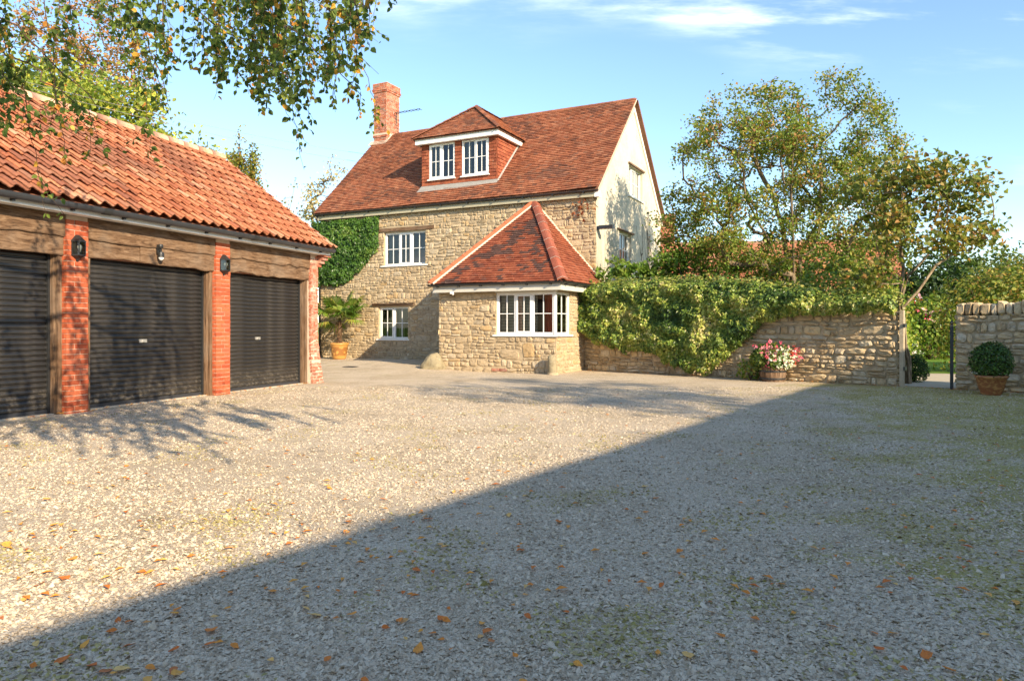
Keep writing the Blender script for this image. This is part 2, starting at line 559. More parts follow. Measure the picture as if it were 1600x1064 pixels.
def chip_mat():
    m, N = newmat('stone_chips')
    p = pos_of(N)
    r, g, b = rnd_of(N)
    c = N.ramp(r, [(0.0, (0.27, 0.21, 0.14)), (0.2, (0.48, 0.385, 0.27)), (0.65, (0.59, 0.485, 0.35)), (1.0, (0.66, 0.555, 0.41))])
    st = N.noise(p, 2.3, 6, 0.7)
    c = N.mix(N.step(st, 0.55, 0.72, 0.0, 0.4), c, (0.17, 0.14, 0.10))
    c = N.mix(b, c, N.mix(r, (0.18, 0.15, 0.028), (0.38, 0.32, 0.06)))
    finish(N, c, 0.9, N.noise(p, 160, 2), 0.3, 0.004, 0.2)
    return m


M['chip'] = chip_mat()


def lawn_mat():
    m, N = newmat('mown_lawn')
    p = pos_of(N)
    f = N.noise(p, 1.5, 5)
    f2 = N.noise(p, 60, 4)
    c = N.mix(f, (0.14, 0.27, 0.03), (0.22, 0.34, 0.05))
    c = N.mix(N.step(f2, 0.4, 0.7, 0, 0.5), c, (0.05, 0.09, 0.014))
    finish(N, c, 0.9, f2, 0.8, 0.03, 0.15)
    return m


M['lawn'] = lawn_mat()
M['gutter'].name = 'black_plastic'
M['path'] = flat_mat('pale_path', (0.46, 0.40, 0.31), 0.92, 0.2, 5, 0.15, 0.5)


def fallen_mat():
    m, N = newmat('fallen_leaf')
    p = pos_of(N)
    r, g, b = rnd_of(N)
    c = N.ramp(r, [(0.0, (0.55, 0.14, 0.025)), (0.35, (0.68, 0.24, 0.035)), (0.65, (0.72, 0.34, 0.06)), (0.88, (0.72, 0.47, 0.16)), (1.0, (0.45, 0.13, 0.04))])
    f = N.noise(p, 60, 3)
    c = N.mix(N.step(f, 0.5, 0.75, 0, 0.5), c, (0.26, 0.11, 0.04))
    finish(N, c, 0.7, f, 0.2, 0.004, 0.3)
    return m


M['fallen'] = fallen_mat()


def pot_mat():
    m, N = newmat('glazed_pot')
    p = obj_of(N)
    f = N.noise(p, 7, 3, 0.5)
    sp = N.n('ShaderNodeSeparateXYZ', {0: p}, out=None)
    band = N.math('MULTIPLY', N.step(sp.outputs[2], 0.10, 0.16), N.step(sp.outputs[2], 0.40, 0.46, 1.0, 0.0))
    v = N.n('ShaderNodeTexVoronoi', {'Vector': p, 'Scale': 9.0}, out=0, feature='SMOOTH_F1')
    k = N.math('MULTIPLY', band, N.step(v, 0.28, 0.40))
    c = N.mix(N.math('MULTIPLY', k, 0.75), N.mix(f, (0.44, 0.20, 0.045), (0.56, 0.29, 0.08)), (0.20, 0.075, 0.02))
    finish(N, c, 0.4, f, 0.1, 0.01, 0.5)
    return m


M['pot'] = pot_mat()


def swirl_pot():
    m, N = newmat('swirled_terracotta')
    p = obj_of(N)
    f = N.noise(N.mapping(p, (4, 4, 9)), 1.3, 4, 0.6, distortion=2.0)
    c = N.mix(N.step(f, 0.44, 0.62), (0.30, 0.115, 0.05), (0.50, 0.27, 0.10))
    finish(N, c, 0.5, f, 0.2, 0.01, 0.4)
    return m


M['swirl'] = swirl_pot()
# ------------------------------------------------------------------ frames of reference
TH = math.atan(562 / 1120)
HU = Vector((math.cos(TH), -math.sin(TH), 0)); HV = Vector((math.sin(TH), math.cos(TH), 0))
HO = Vector((-5.51, 25.84, 0))
GANG = math.atan2(0.329, 0.944)
GT = Vector((math.sin(GANG), math.cos(GANG), 0)); GX = Vector((math.cos(GANG), -math.sin(GANG), 0))
GO = Vector((-5.29, 13.46, 0))
WA = Vector((2.11, 20.9, 0)); WB = Vector((8.10, 15.05, 0))
WU = (WB - WA).normalized(); WN = Vector((-0.698, -0.716, 0))     # along the garden wall, and out towards the yard
WN = Vector((WU.y, -WU.x, 0))
if WN.y > 0: WN = -WN
WLEN = (WB - WA).length


def hw(s, y, z): return HO + HU * s + HV * y + Vector((0, 0, z))
def gw(o, t, z): return GO + GX * o + GT * t + Vector((0, 0, z))
def ww(a, n, z): return WA + WU * a + WN * n + Vector((0, 0, z))
def sstep(a, b, x):
    t = min(1.0, max(0.0, (x - a) / (b - a))); return t * t * (3 - 2 * t)


def gz(x, y):
    """the yard rises a little towards the middle of the house front"""
    d = Vector((x, y, 0)) - HO
    s, q = d.dot(HU), -d.dot(HV)
    return 0.13 * (1 - sstep(0.3, 7.0, q)) * (1 - sstep(4.8, 6.6, s)) * sstep(-9, -2, s)


def img(x, y, z=0.0):
    Y = 1120 * (1.25 - z) / (y - 511)
    return Vector(((x - 800) / 1120 * Y, Y, z))

# ------------------------------------------------------------------ ground
def sheet(name, x0, x1, y0, y1, step, mat, dz=0.0, inside=None):
    nx = int((x1 - x0) / step) + 1; ny = int((y1 - y0) / step) + 1
    xs = np.linspace(x0, x1, nx); ys = np.linspace(y0, y1, ny)
    V = [(x, y, gz(x, y) + dz) for y in ys for x in xs]
    L = []; C = []
    for j in range(ny - 1):
        for i in range(nx - 1):
            if inside and not inside((xs[i] + xs[i + 1]) / 2, (ys[j] + ys[j + 1]) / 2): continue
            L += [j * nx + i, j * nx + i + 1, (j + 1) * nx + i + 1, (j + 1) * nx + i]; C.append(4)
    return link(name, mesh_np(name, V, L, C, None, True, [mat]), kind='structure')


b = MB(); b.quad([(-1500, -1500, -0.03), (1500, -1500, -0.03), (1500, 2500, -0.03), (-1500, 2500, -0.03)])
b.build('ground', M['lawn'], kind='structure')
sheet('gravel_drive', -20, 24, -16, 40, 0.5, M['gravel'], 0.0,
      lambda x, y: (Vector((x, y, 0)) - WA).dot(WN) > -0.4 or (Vector((x, y, 0)) - WA).dot(WU) < 0.2)
# garden beyond the wall
b = MB()
g0, g1 = WLEN + 0.0, WLEN + 1.06
b.quad([tuple(ww(g0, -0.25, 0.006)), tuple(ww(g1 + 0.3, -0.25, 0.006)), tuple(ww(g1 + 0.3, -0.25, 0.006) + Vector((2.6, 4.6, 0))), tuple(ww(g0 - 0.5, -0.25, 0.006) + Vector((2.6, 4.9, 0)))])
b.build('garden_path', M['path'], kind='structure')
b = MB()
b.quad([(8.3, 19.6, 0.012), (26, 17.4, 0.012), (30, 34, 0.012), (9.0, 34, 0.012)])
b.build('lawn', M['lawn'], kind='structure')

# ------------------------------------------------------------------ geometry helpers for masonry and tiles
def wall_cells(mb, P, a0, a1, b0, b1, holes, n=0.0, depth=0.24, tint=(.5, .5, .5)):
    """a wall face with rectangular openings and their reveals"""
    A = sorted({a0, a1, *[min(max(h[i], a0), a1) for h in holes for i in (0, 1)]})
    B = sorted({b0, b1, *[min(max(h[i], b0), b1) for h in holes for i in (2, 3)]})
    for i in range(len(A) - 1):
        for j in range(len(B) - 1):
            ca, cb = (A[i] + A[i + 1]) / 2, (B[j] + B[j + 1]) / 2
            if any(h[0] < ca < h[1] and h[2] < cb < h[3] for h in holes): continue
            mb.quad([P(A[i], B[j], n), P(A[i + 1], B[j], n), P(A[i + 1], B[j + 1], n), P(A[i], B[j + 1], n)], tint)
    for h in holes:
        x0, x1, y0, y1 = h[:4]
        mb.quad([P(x0, y0, n), P(x1, y0, n), P(x1, y0, n - depth), P(x0, y0, n - depth)], tint)
        mb.quad([P(x0, y1, n), P(x0, y1, n - depth), P(x1, y1, n - depth), P(x1, y1, n)], tint)
        if x0 > a0 + 1e-6: mb.quad([P(x0, y0, n), P(x0, y0, n - depth), P(x0, y1, n - depth), P(x0, y1, n)], tint)
        if x1 < a1 - 1e-6: mb.quad([P(x1, y0, n), P(x1, y1, n), P(x1, y1, n - depth), P(x1, y0, n - depth)], tint)


def stone_cells(r, a0, a1, b0, b1, holes, keep=None, hmin=0.15, hmax=0.30, wmin=0.20, wmax=0.52):
    cells = []
    bb = b0
    while bb < b1 - 0.03:
        h = min(r.uniform(hmin, hmax), b1 - bb)
        if b1 - bb - h < 0.07: h = b1 - bb
        a = a0 - r.uniform(0, 0.2)
        while a < a1:
            w = r.uniform(wmin, wmax)
            lo, hi = max(a, a0), min(a + w, a1)
            a += w
            if hi - lo < 0.05: continue
            if h > hmin * 1.25 and r.random() < 0.55:
                k = r.uniform(0.36, 0.64)
                for (u0, u1) in ((bb, bb + h * k), (bb + h * k, bb + h)):
                    if hi - lo > wmin * 1.5 and r.random() < 0.45:
                        m = lo + (hi - lo) * r.uniform(0.35, 0.65)
                        cells += [(lo, m, u0, u1), (m, hi, u0, u1)]
                    else:
                        cells.append((lo, hi, u0, u1))
            elif h < hmin * 1.5 and w > wmin * 1.7 or r.random() < 0.7:
                cells.append((lo, hi, bb, bb + h))
            else:
                m = lo + (hi - lo) * r.uniform(0.35, 0.65)
                cells += [(lo, m, bb, bb + h), (m, hi, bb, bb + h)]
        bb += h
    out = []
    for c in cells:
        c = list(c)
        ok = True
        for h in holes:
            if c[1] <= h[0] or c[0] >= h[1] or c[3] <= h[2] or c[2] >= h[3]: continue
            # trim to the side that leaves most
            opts = [(c[0], min(c[1], h[0]), c[2], c[3]), (max(c[0], h[1]), c[1], c[2], c[3]), (c[0], c[1], c[2], min(c[3], h[2])), (c[0], c[1], max(c[2], h[3]), c[3])]
            best = max(opts, key=lambda q: max(0, q[1] - q[0]) * max(0, q[3] - q[2]) if min(q[1] - q[0], q[3] - q[2]) > 0 else 0)
            if min(best[1] - best[0], best[3] - best[2]) < 0.045: ok = False; break
            c = list(best)
        if not ok: continue
        if keep and not keep((c[0] + c[1]) / 2, (c[2] + c[3]) / 2): continue
        out.append(tuple(c))
    return out


def stone_geo(r, cell, P, proud=0.035, gap=0.007, K=10, tint=None, rough=1.0):
    a0, a1, b0, b1 = cell
    ca, cb = (a0 + a1) / 2, (b0 + b1) / 2
    w, h = (a1 - a0) / 2 - gap, (b1 - b0) / 2 - gap
    w = max(w, 0.012); h = max(h, 0.012)
    pr = proud * r.uniform(0.55, 1.35)
    e = r.uniform(0.42, 0.78)
    wp = lambda a, b: (a + 0.035 * mnoise.noise(Vector((a * 1.7, b * 1.7, 3.3))), b + 0.055 * mnoise.noise(Vector((a * 1.1, b * 1.3, 8.1))) * min(1, max(0, (b + .05) * 3)))
    tl = r.uniform(-.10, .10)
    sa, sb = r.uniform(-.25, .25) * rough, r.uniform(-.3, .3) * rough       # the face leans a little
    ring = []
    for k in range(K):
        q = TAU * (k + 0.5) / K
        c, s = math.cos(q), math.sin(q)
        x = math.copysign(abs(c) ** e, c) * (1 + r.uniform(-.14, .07))
        y = math.copysign(abs(s) ** e, s) * (1 + r.uniform(-.18, .08))
        ring.append((x, y))
    V = []
    for (sc, n, j) in ((1.0, -0.012, 0), (0.93, pr * 0.72, .10), (0.58, pr, .22)):
        for (x, y) in ring:
            nn = n if n < 0 else n * (1 + sa * x + sb * y) + r.uniform(-j, j) * proud * rough
            V.append(P(*wp(ca + x * w * sc, cb + y * h * sc + tl * x * w * sc), nn))
    V.append(P(*wp(ca + r.uniform(-.2, .2) * w, cb + r.uniform(-.2, .2) * h), pr * r.uniform(0.85, 1.2)))
    F = []
    for i in range(2):
        for k in range(K):
            k2 = (k + 1) % K
            F.append((i * K + k, i * K + k2, (i + 1) * K + k2, (i + 1) * K + k))
    for k in range(K):
        F.append((2 * K + k, 2 * K + (k + 1) % K, 3 * K))
    t = tint or (r.random(), r.random(), 0.0)
    return V, F, t


def screen_size(p, size):
    return size / max(p.y, 0.5)


def lay_stones(pieces, name, mat, parent, toW, limit=300, restname=None):
    """the pieces that show largest become objects of their own, the rest one joined part"""
    order = sorted(range(len(pieces)), key=lambda i: -pieces[i][3])
    for i in order[:limit]:
        V, F, t, _ = pieces[i]
        c = np.mean(np.asarray([tuple(v) for v in V]), axis=0)
        mb = MB(); mb.add([tuple(np.asarray(tuple(v)) - c) for v in V], F, t)
        o = mb.build(name, mat, parent)
        o.location = c
    if len(order) > limit:
        mb = MB()
        for i in order[limit:]:
            V, F, t, _ = pieces[i]
            mb.add(V, F, t)
        mb.build(restname or name + '_work', mat, parent, kind='stuff')


def tile_plane(mb, poly, r, gauge=0.10, width=0.165, thick=0.016, lift=0.012, holes=(), dark=None, sag=0.012, jit=1.0, flip=None):
    """courses of plain tiles over a planar polygon; poly starts with two eave points, left to right as seen from outside"""
    poly = [Vector(p) for p in poly]
    A = (poly[1] - poly[0]).normalized()
    N = A.cross(poly[2] - poly[0]).normalized()
    if N.z < -1e-3: N = -N
    if flip: N = -N
    B = N.cross(A).normalized()
    if (poly[2] - poly[0]).dot(B) < 0: B = -B
    o = poly[0]
    P2 = [((p - o).dot(A), (p - o).dot(B)) for p in poly]
    H2 = [[((Vector(p) - o).dot(A), (Vector(p) - o).dot(B)) for p in h] for h in holes]
    bmax = max(p[1] for p in P2)

    def cut(pl, b):
        xs = []
        for i in range(len(pl)):
            (x0, y0), (x1, y1) = pl[i], pl[(i + 1) % len(pl)]
            if (y0 <= b < y1) or (y1 <= b < y0):
                xs.append(x0 + (x1 - x0) * (b - y0) / (y1 - y0))
        xs.sort()
        return [(xs[i], xs[i + 1]) for i in range(0, len(xs) - 1, 2)]
    row = 0
    b = 0.0
    sd = r.random() * 50
    while b < bmax - 0.02:
        ivs = cut(P2, min(b + gauge * 0.5, bmax - 1e-4))
        for h in H2:
            new = []
            for (x0, x1) in ivs:
                segs = [(x0, x1)]
                for (h0, h1) in cut(h, b + gauge * 0.5):
                    segs = [q for (s0, s1) in segs for q in ((s0, min(s1, h0)), (max(s0, h1), s1)) if q[1] - q[0] > 0.02]
                new += segs
            ivs = new
        for (x0, x1) in ivs:
            k0 = math.floor(x0 / width) - 1
            x = k0 * width + (width / 2 if row % 2 else 0)
            while x < x1:
                u0, u1 = max(x, x0), min(x + width, x1)
                x += width
                if u1 - u0 < 0.025: continue
                g = 0.0025
                l = lift + thick + r.uniform(-.004, .006) * jit
                b0 = b - 0.012 + r.uniform(-.006, .006) * jit; b1 = b + gauge * 1.25
                l0 = l + r.uniform(-.003, .003) * jit; l1 = l + r.uniform(-.003, .003) * jit
                sg = lambda a, bb: sag * mnoise.noise(Vector((a * 0.45 + sd, bb * 0.45, sd)))
                pt = lambda a, bb, n: o + A * a + B * bb + N * (n + sg(a, bb))
                V = [pt(u0 + g, b0, l0), pt(u1 - g, b0, l1), pt(u1 - g, b1, 0.004), pt(u0 + g, b1, 0.004),
                     pt(u0 + g, b0, l0 - thick), pt(u1 - g, b0, l1 - thick), pt(u1 - g, b1, -.012), pt(u0 + g, b1, -.012)]
                F = [(0, 1, 2, 3), (4, 5, 1, 0), (4, 0, 3, 7), (5, 6, 2, 1)]
                dk = dark(u0, b, r) if dark else 0.0
                mb.add(V, F, (r.random(), r.random(), dk))
        b += gauge
        row += 1
    return A, B, N


def window(parent, P, a0, a1, b0, b1, panels, n=-0.09, sill=None, rows=2, cols=2, curtain=None, frame=0.05, room=True):
    """casement window: fixed frame > sash bars, panes of glass and a sill; panels = [(share, opening)]"""
    fr = MB()
    fw_, fd = frame, 0.07
    fr.box((a0, b0, n - fd), (a0 + fw_, b1, n), P=P); fr.box((a1 - fw_, b0, n - fd), (a1, b1, n), P=P)
    fr.box((a0 + fw_, b0, n - fd), (a1 - fw_, b0 + fw_, n), P=P); fr.box((a0 + fw_, b1 - fw_, n - fd), (a1 - fw_, b1, n), P=P)
    tot = sum(p[0] for p in panels)
    x = a0 + fw_
    W_ = a1 - a0 - 2 * fw_
    edges = []
    for i, (sh, op) in enumerate(panels):
        x1 = x + W_ * sh / tot
        edges.append((x, x1, op)); x = x1
    for (x0, x1, op) in edges[:-1]:
        fr.box((x1 - 0.028, b0 + fw_, n - fd + 0.004), (x1 + 0.028, b1 - fw_, n - 0.003), P=P)
    w = fr.build('window', M['white'], parent)
    for i, (x0, x1, op) in enumerate(edges):
        l0 = x0 + (0.028 if i else 0); l1 = x1 - (0.028 if i < len(edges) - 1 else 0)
        y0, y1 = b0 + fw_, b1 - fw_
        sm = MB()
        s = 0.045 if op else 0.016
        nn = n + 0.014 if op else n - 0.014
        sm.box((l0 + .002, y0 + .002, nn - 0.05), (l0 + s, y1 - .002, nn), P=P); sm.box((l1 - s, y0 + .002, nn - 0.05), (l1 - .002, y1 - .002, nn), P=P)
        sm.box((l0 + s, y0 + .002, nn - 0.05), (l1 - s, y0 + s, nn), P=P); sm.box((l0 + s, y1 - s, nn - 0.05), (l1 - s, y1 - .002, nn), P=P)
        xs = np.linspace(l0 + s, l1 - s, cols + 1); ys = np.linspace(y0 + s, y1 - s, rows + 1)
        for k in range(1, cols):
            sm.box((xs[k] - .011, y0 + s, nn - 0.04), (xs[k] + .011, y1 - s, nn - 0.012), P=P)
        for k in range(1, rows):
            sm.box((l0 + s, ys[k] - .0105, nn - 0.038), (l1 - s, ys[k] + .0105, nn - 0.0145), P=P)
        sm.build('sash', M['white'], w)
        for k in range(cols):
            for j in range(rows):
                pm = MB()
                pm.quad([P(xs[k] + .004, ys[j] + .004, nn - .026), P(xs[k + 1] - .004, ys[j] + .004, nn - .026), P(xs[k + 1] - .004, ys[j + 1] - .004, nn - .026), P(xs[k] + .004, ys[j + 1] - .004, nn - .026)])
                pm.build('pane', M['glass'], w)
    if sill:
        sm = MB()
        sm.box((a0 - sill, b0 - 0.045, n - 0.06), (a1 + sill, b0 - 0.002, sill_proud), P=P)
        sm.build('sill', M['white'], w)
    # room behind: dark back wall, curtains
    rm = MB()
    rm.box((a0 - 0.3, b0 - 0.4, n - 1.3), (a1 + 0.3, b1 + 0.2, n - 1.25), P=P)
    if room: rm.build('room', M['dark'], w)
    if curtain:
        cm_ = MB()
        for (f0, f1) in curtain:
            k = 14
            xs = np.linspace(a0 + (a1 - a0) * f0, a0 + (a1 - a0) * f1, k)
            V = []
            for j, bb in enumerate((b0, b1)):
                for i, xx in enumerate(xs):
                    V.append(P(xx, bb, n - 0.16 + 0.025 * math.sin(i * 2.1)))
            cm_.add(V, [(i, i + 1, k + i + 1, k + i) for i in range(k - 1)])
        cm_.build('curtain', M['curtain'], w)
    return w


sill_proud = 0.05

# ================================================================== GARAGE
garage = thing('garage', 'long red brick garage with three black roller doors, oak beams and a clay pantile roof', 'garage', tuple(GO), -GANG)
rg = random.Random(3)


def brick_mesh(l, h=0.065, d=0.05, name='brick'):
    mb = MB(); e = 0.004
    mb.box((-d, -l / 2, -h / 2), (0, l / 2, h / 2), (0, 0.5, 0), jit=0.0025)
    return mb.mesh(name, M['brick'])


BR = {k: [brick_mesh(k) for _ in range(4)] for k in (0.215, 0.1025)}
BRS = [brick_mesh(0.1025) for _ in range(4)]


def new_pier(t0, t1):
    core = MB(); core.box((-0.33, t0 + 0.006, -0.1), (-0.008, t1 - 0.006, 2.862))
    p = core.build('brick_pier', M['mortar'], garage)
    wdt = t1 - t0
    z = -0.04; row = 0
    half = (wdt - 0.215 - 0.010)
    while z < 2.80:
        zc_ = z + 0.0325
        segs = [(t0, t0 + 0.215), (t0 + 0.225, t1)] if row % 2 == 0 else [(t0, t1 - 0.225), (t1 - 0.215, t1)]
        for (s0, s1) in segs:
            l = s1 - s0
            src = BR[0.215][rg.randrange(4)] if l > 0.2 else BR[0.1025][rg.randrange(4)]
            o = link('brick', src, p)
            o.location = (rg.uniform(-.003, .003), (s0 + s1) / 2, zc_)
            o.scale = (1, l / (0.215 if l > 0.2 else 0.1025), 1)
        if zc_ > -0.02:
            # the side face that looks towards the viewer
            o = link('brick', BRS[rg.randrange(4)], p)
            o.rotation_euler = (0, 0, -math.pi / 2)
            o.location = (-0.105, t0 - 0.0, zc_)
            o.scale = (1, 1.0, 1)
        z += 0.075; row += 1


new_pier(-3.357, -3.005)
new_pier(-0.365, -0.004)
# a plain pier further along, outside the picture
core = MB(); core.box((-0.33, -6.40, -0.1), (0.0, -6.05, 2.862)); core.build('brick_pier', M['brick'], garage)
# old end pier, battered out at its foot, in weathered brick
core = MB()
for k in range(24):
    z0, z1 = -0.1 + k * 0.1235, -0.1 + (k + 1) * 0.1235
    e0 = 2.81 + 0.13 * max(0, 1 - z0 / 1.3) ** 1.6
    core.box((-0.5, 2.546, z0), (-0.008 + 0.06 * max(0, 1 - z0 / 1.0) ** 1.6, e0, z1))
endp = core.build('old_brick_pier', M['mortar'], garage)
z = -0.04; row = 0
oldb = {k: [None] * 5 for k in (0.19, 0.10)}
for k in oldb:
    for i in range(5):
        mb = MB(); mb.box((-0.05, -k / 2, -0.031), (0, k / 2, 0.031), (0, .5, 0), jit=0.006); oldb[k][i] = mb.mesh('old_brick', M['brick_old'])
while z < 2.80:
    e = 2.82 + 0.13 * max(0, 1 - z / 1.3) ** 1.6
    fo = 0.06 * max(0, 1 - z / 1.0) ** 1.6
    x = 2.54
    L_ = [0.19, 0.10] if row % 2 else [0.10, 0.19]
    sc = (e - 2.54) / 0.305
    for l in L_:
        o = link('brick', oldb[l][rg.randrange(5)], endp)
        o.location = (fo + rg.uniform(-.006, .006), x + (l * sc) / 2, z + 0.031)
        o.scale = (1, sc * 0.98, 1)
        x += l * sc + 0.012
    z += 0.072; row += 1
# corbelled kneeler at the gable corner
kn = MB()
for k in range(4):
    kn.box((-0.12, 2.80, 2.60 + k * 0.075), (0.03 + k * 0.05, 2.90 + k * 0.055, 2.667 + k * 0.075), (rg.random(), .5, 0), jit=0.004)
kn.build('corbel', M['brick_old'], garage)
# body of the building
bd = MB()
bd.box((-0.36, -7.5, 2.30), (-0.12, 2.80, 2.95))
bd.box((-6.05, -7.5, -0.1), (-5.8, 2.80, 2.95)); bd.box((-5.8, 2.45, -0.1), (-0.5, 2.79, 2.95)); bd.box((-5.8, -7.6, -0.1), (-0.3, -7.5, 2.95))
bd.add([(-6.05, 2.79, 2.95), (-0.12, 2.79, 2.95), (-2.9, 2.79, 5.1)], [(0, 1, 2)])
bd.build('wall', M['brick_old'], garage)
# timber beams over the doors: two waney-edged boards each


def waney(t0, t1, z0, z1, o, th, seed, lower=0.02, upper=0.0):
    mb = MB(); k = max(6, int((t1 - t0) / 0.09)); rr = random.Random(seed)
    V = []
    for i in range(k + 1):
        t = t0 + (t1 - t0) * i / k
        wob = lower * (1.2 * mnoise.noise(Vector((t * 1.1, seed, 0))) + 0.7 * mnoise.noise(Vector((t * 4.1, seed, 3))))
        wu = upper * mnoise.noise(Vector((t * 1.4, seed + 9, 0)))
        bulge = 0.008 * mnoise.noise(Vector((t * 3, seed, 7)))
        zl, zu = z0 + wob, z1 + wu
        V += [(o - th, t, zl), (o - 0.008, t, zl), (o + bulge, t, zl + 0.02), (o + bulge * .5, t, (zl + zu) / 2), (o, t, zu), (o - th, t, zu)]
    F = []
    for i in range(k):
        for j in range(6):
            j2 = (j + 1) % 6
            F.append((i * 6 + j, i * 6 + j2, (i + 1) * 6 + j2, (i + 1) * 6 + j))
    F += [tuple(range(6)), tuple(k * 6 + j for j in range(5, -1, -1))]
    mb.add(V, F, (rr.random(), rr.random(), 0))
    return mb


for (t0, t1, sd) in ((-6.05, -3.36, 1), (-3.003, -0.367, 2), (-0.002, 2.545, 3)):
    root = waney(t0, t1, 2.555, 2.862, -0.022, 0.05, sd, 0.040).build('beam', M['oak'], garage)
    if sd == 2:
        waney(t0, -2.02, 2.295, 2.60, -0.060, 0.06, 12, 0.022).build('plank', M['oak'], root)
        waney(-2.014, t1, 2.285, 2.60, -0.050, 0.06, 13, 0.036).build('plank', M['oak'], root)
    else:
        waney(t0, t1, 2.285, 2.60, -0.056, 0.06, sd + 10, 0.04 if sd == 3 else 0.02).build('plank', M['oak'], root)
# posts beside the doors
for (t0, t1) in ((-3.455, -3.359), (-0.467, -0.367), (2.43, 2.538), (-3.003, -2.90), (-0.002, 0.10), (-6.05, -5.95)):
    mb = MB(); tt = (rg.random(), rg.random(), 0)
    mb.box((-0.30, t0, -0.05), (-0.135, t1, 2.33), tt); mb.box((-0.134, t0 + 0.03, -0.05), (-0.088, t1, 2.33), (rg.random(), .5, 0))
    mb.build('door_post', M['oak_v'], garage)
# roller doors
SL = 0.0765
prof = []
for k in range(9):
    f = k / 8
    zz_ = SL * f
    o_ = -0.012 + 0.020 * math.sin(math.pi * min(1, f / 0.84)) ** 0.45 if f < 0.84 else -0.012
    prof.append((o_, zz_))
slat_cache = {}


def slat_mesh(w):
    if w not in slat_cache:
        mb = MB(); V = []
        for t in (0, w):
            V += [(o_, t, zz_) for (o_, zz_) in prof]
        n = len(prof)
        mb.add(V, [(i, n + i, n + i + 1, i + 1) for i in range(n - 1)])
        slat_cache[w] = mb.mesh('slat', M['door'])
    return slat_cache[w]


for (t0, t1, hnd) in ((-5.95, -3.452, None), (-2.91, -0.464, -1.80), (0.09, 2.434, 1.05)):
    bp = MB(); bp.box((-0.275, t0, 0.02), (-0.245, t1, 2.36))
    dr = bp.build('roller_door', M['door'], garage)
    w = round(t1 - t0, 3)
    for i in range(30):
        o = link('slat', slat_mesh(w), dr)
        o.location = (-0.232, t0, 0.075 + i * SL)
    for (g0_, g1_) in ((t0, t0 + .035), (t1 - .035, t1)):
        gb = MB(); gb.box((-0.24, g0_, 0.0), (-0.196, g1_, 2.34)); gb.build('guide_rail', M['iron'], dr)
    bb = MB(); bb.box((-0.262, t0, 0.015), (-0.215, t1, 0.07)); bb.build('bottom_bar', M['gutter'], dr)
    if hnd:
        hb = MB(); hb.box((-0.228, hnd - 0.075, 0.995), (-0.212, hnd + 0.075, 1.05)); hb.box((-0.212, hnd - 0.02, 1.005), (-0.20, hnd + 0.02, 1.04)); hb.build('handle', M['steel'], dr)
    th_ = MB(); th_.box((-0.30, t0, -0.05), (-0.12, t1, 0.017)); th_.build('threshold', M['path'], garage)
# eaves boards and gutter
eb = MB(); eb.box((0.0, -7.5, 2.865), (0.20, 2.96, 2.885)); eb.box((0.20, -7.5, 2.862), (0.222, 2.97, 3.0))
eb.build('fascia', M['white'], garage)
gt = MB()
n_ = 9
V = []
for t in (-7.6, 3.0):
    for r_ in (0.062, 0.056):
        for k in range(n_):
            q = math.pi + math.pi * k / (n_ - 1)
            V.append((0.29 + r_ * math.cos(q), t, 2.992 + r_ * math.sin(q) * 1.35))
F = []
for lay in (0, 1):
    for k in range(n_ - 1):
        F.append((lay * n_ + k, lay * n_ + k + 1, 2 * n_ + lay * n_ + k + 1, 2 * n_ + lay * n_ + k))
F += [tuple(2 * n_ + k for k in range(n_)), tuple(k for k in range(n_))]
gt.add(V, F)
gut = gt.build('gutter', M['gutter'], garage)
for t in np.arange(-6.9, 2.95, 0.86):
    gb = MB()
    pts = [(0.29 + 0.067 * math.cos(q), t, 2.992 + 0.067 * 1.35 * math.sin(q)) for q in np.linspace(math.pi, TAU, 8)]
    for i in range(7):
        (x0, _, z0), (x1, _, z1) = pts[i], pts[i + 1]
        gb.quad([(x0, t - .014, z0), (x1, t - .014, z1), (x1, t + .014, z1), (x0, t + .014, z0)])
    gb.box((0.223, t - 0.02, 2.885), (0.27, t + 0.02, 2.93))
    gb.build('bracket', M['gutter'], gut)
for t in (-5.3, -2.95, 0.33):
    gb = MB()
    for i in range(7):
        (x0, _, z0), (x1, _, z1) = [(0.29 + 0.069 * math.cos(q), 0, 2.992 + 0.069 * 1.35 * math.sin(q)) for q in np.linspace(math.pi, TAU, 8)][i:i + 2]
        gb.quad([(x0, t - .07, z0), (x1, t - .07, z1), (x1, t + .07, z1), (x0, t + .07, z0)])
    gb.build('joint', M['iron'], gut)
# pantile roof
RE, RZ = (0.345, 3.045), (-2.85, 5.34)
slope = Vector((RZ[0] - RE[0], 0, RZ[1] - RE[1])); SLEN = slope.length; sB = slope.normalized(); sN = Vector((-sB.z, 0, sB.x)); sN = sN if sN.z > 0 else -sN
PW, PG = 0.218, 0.287


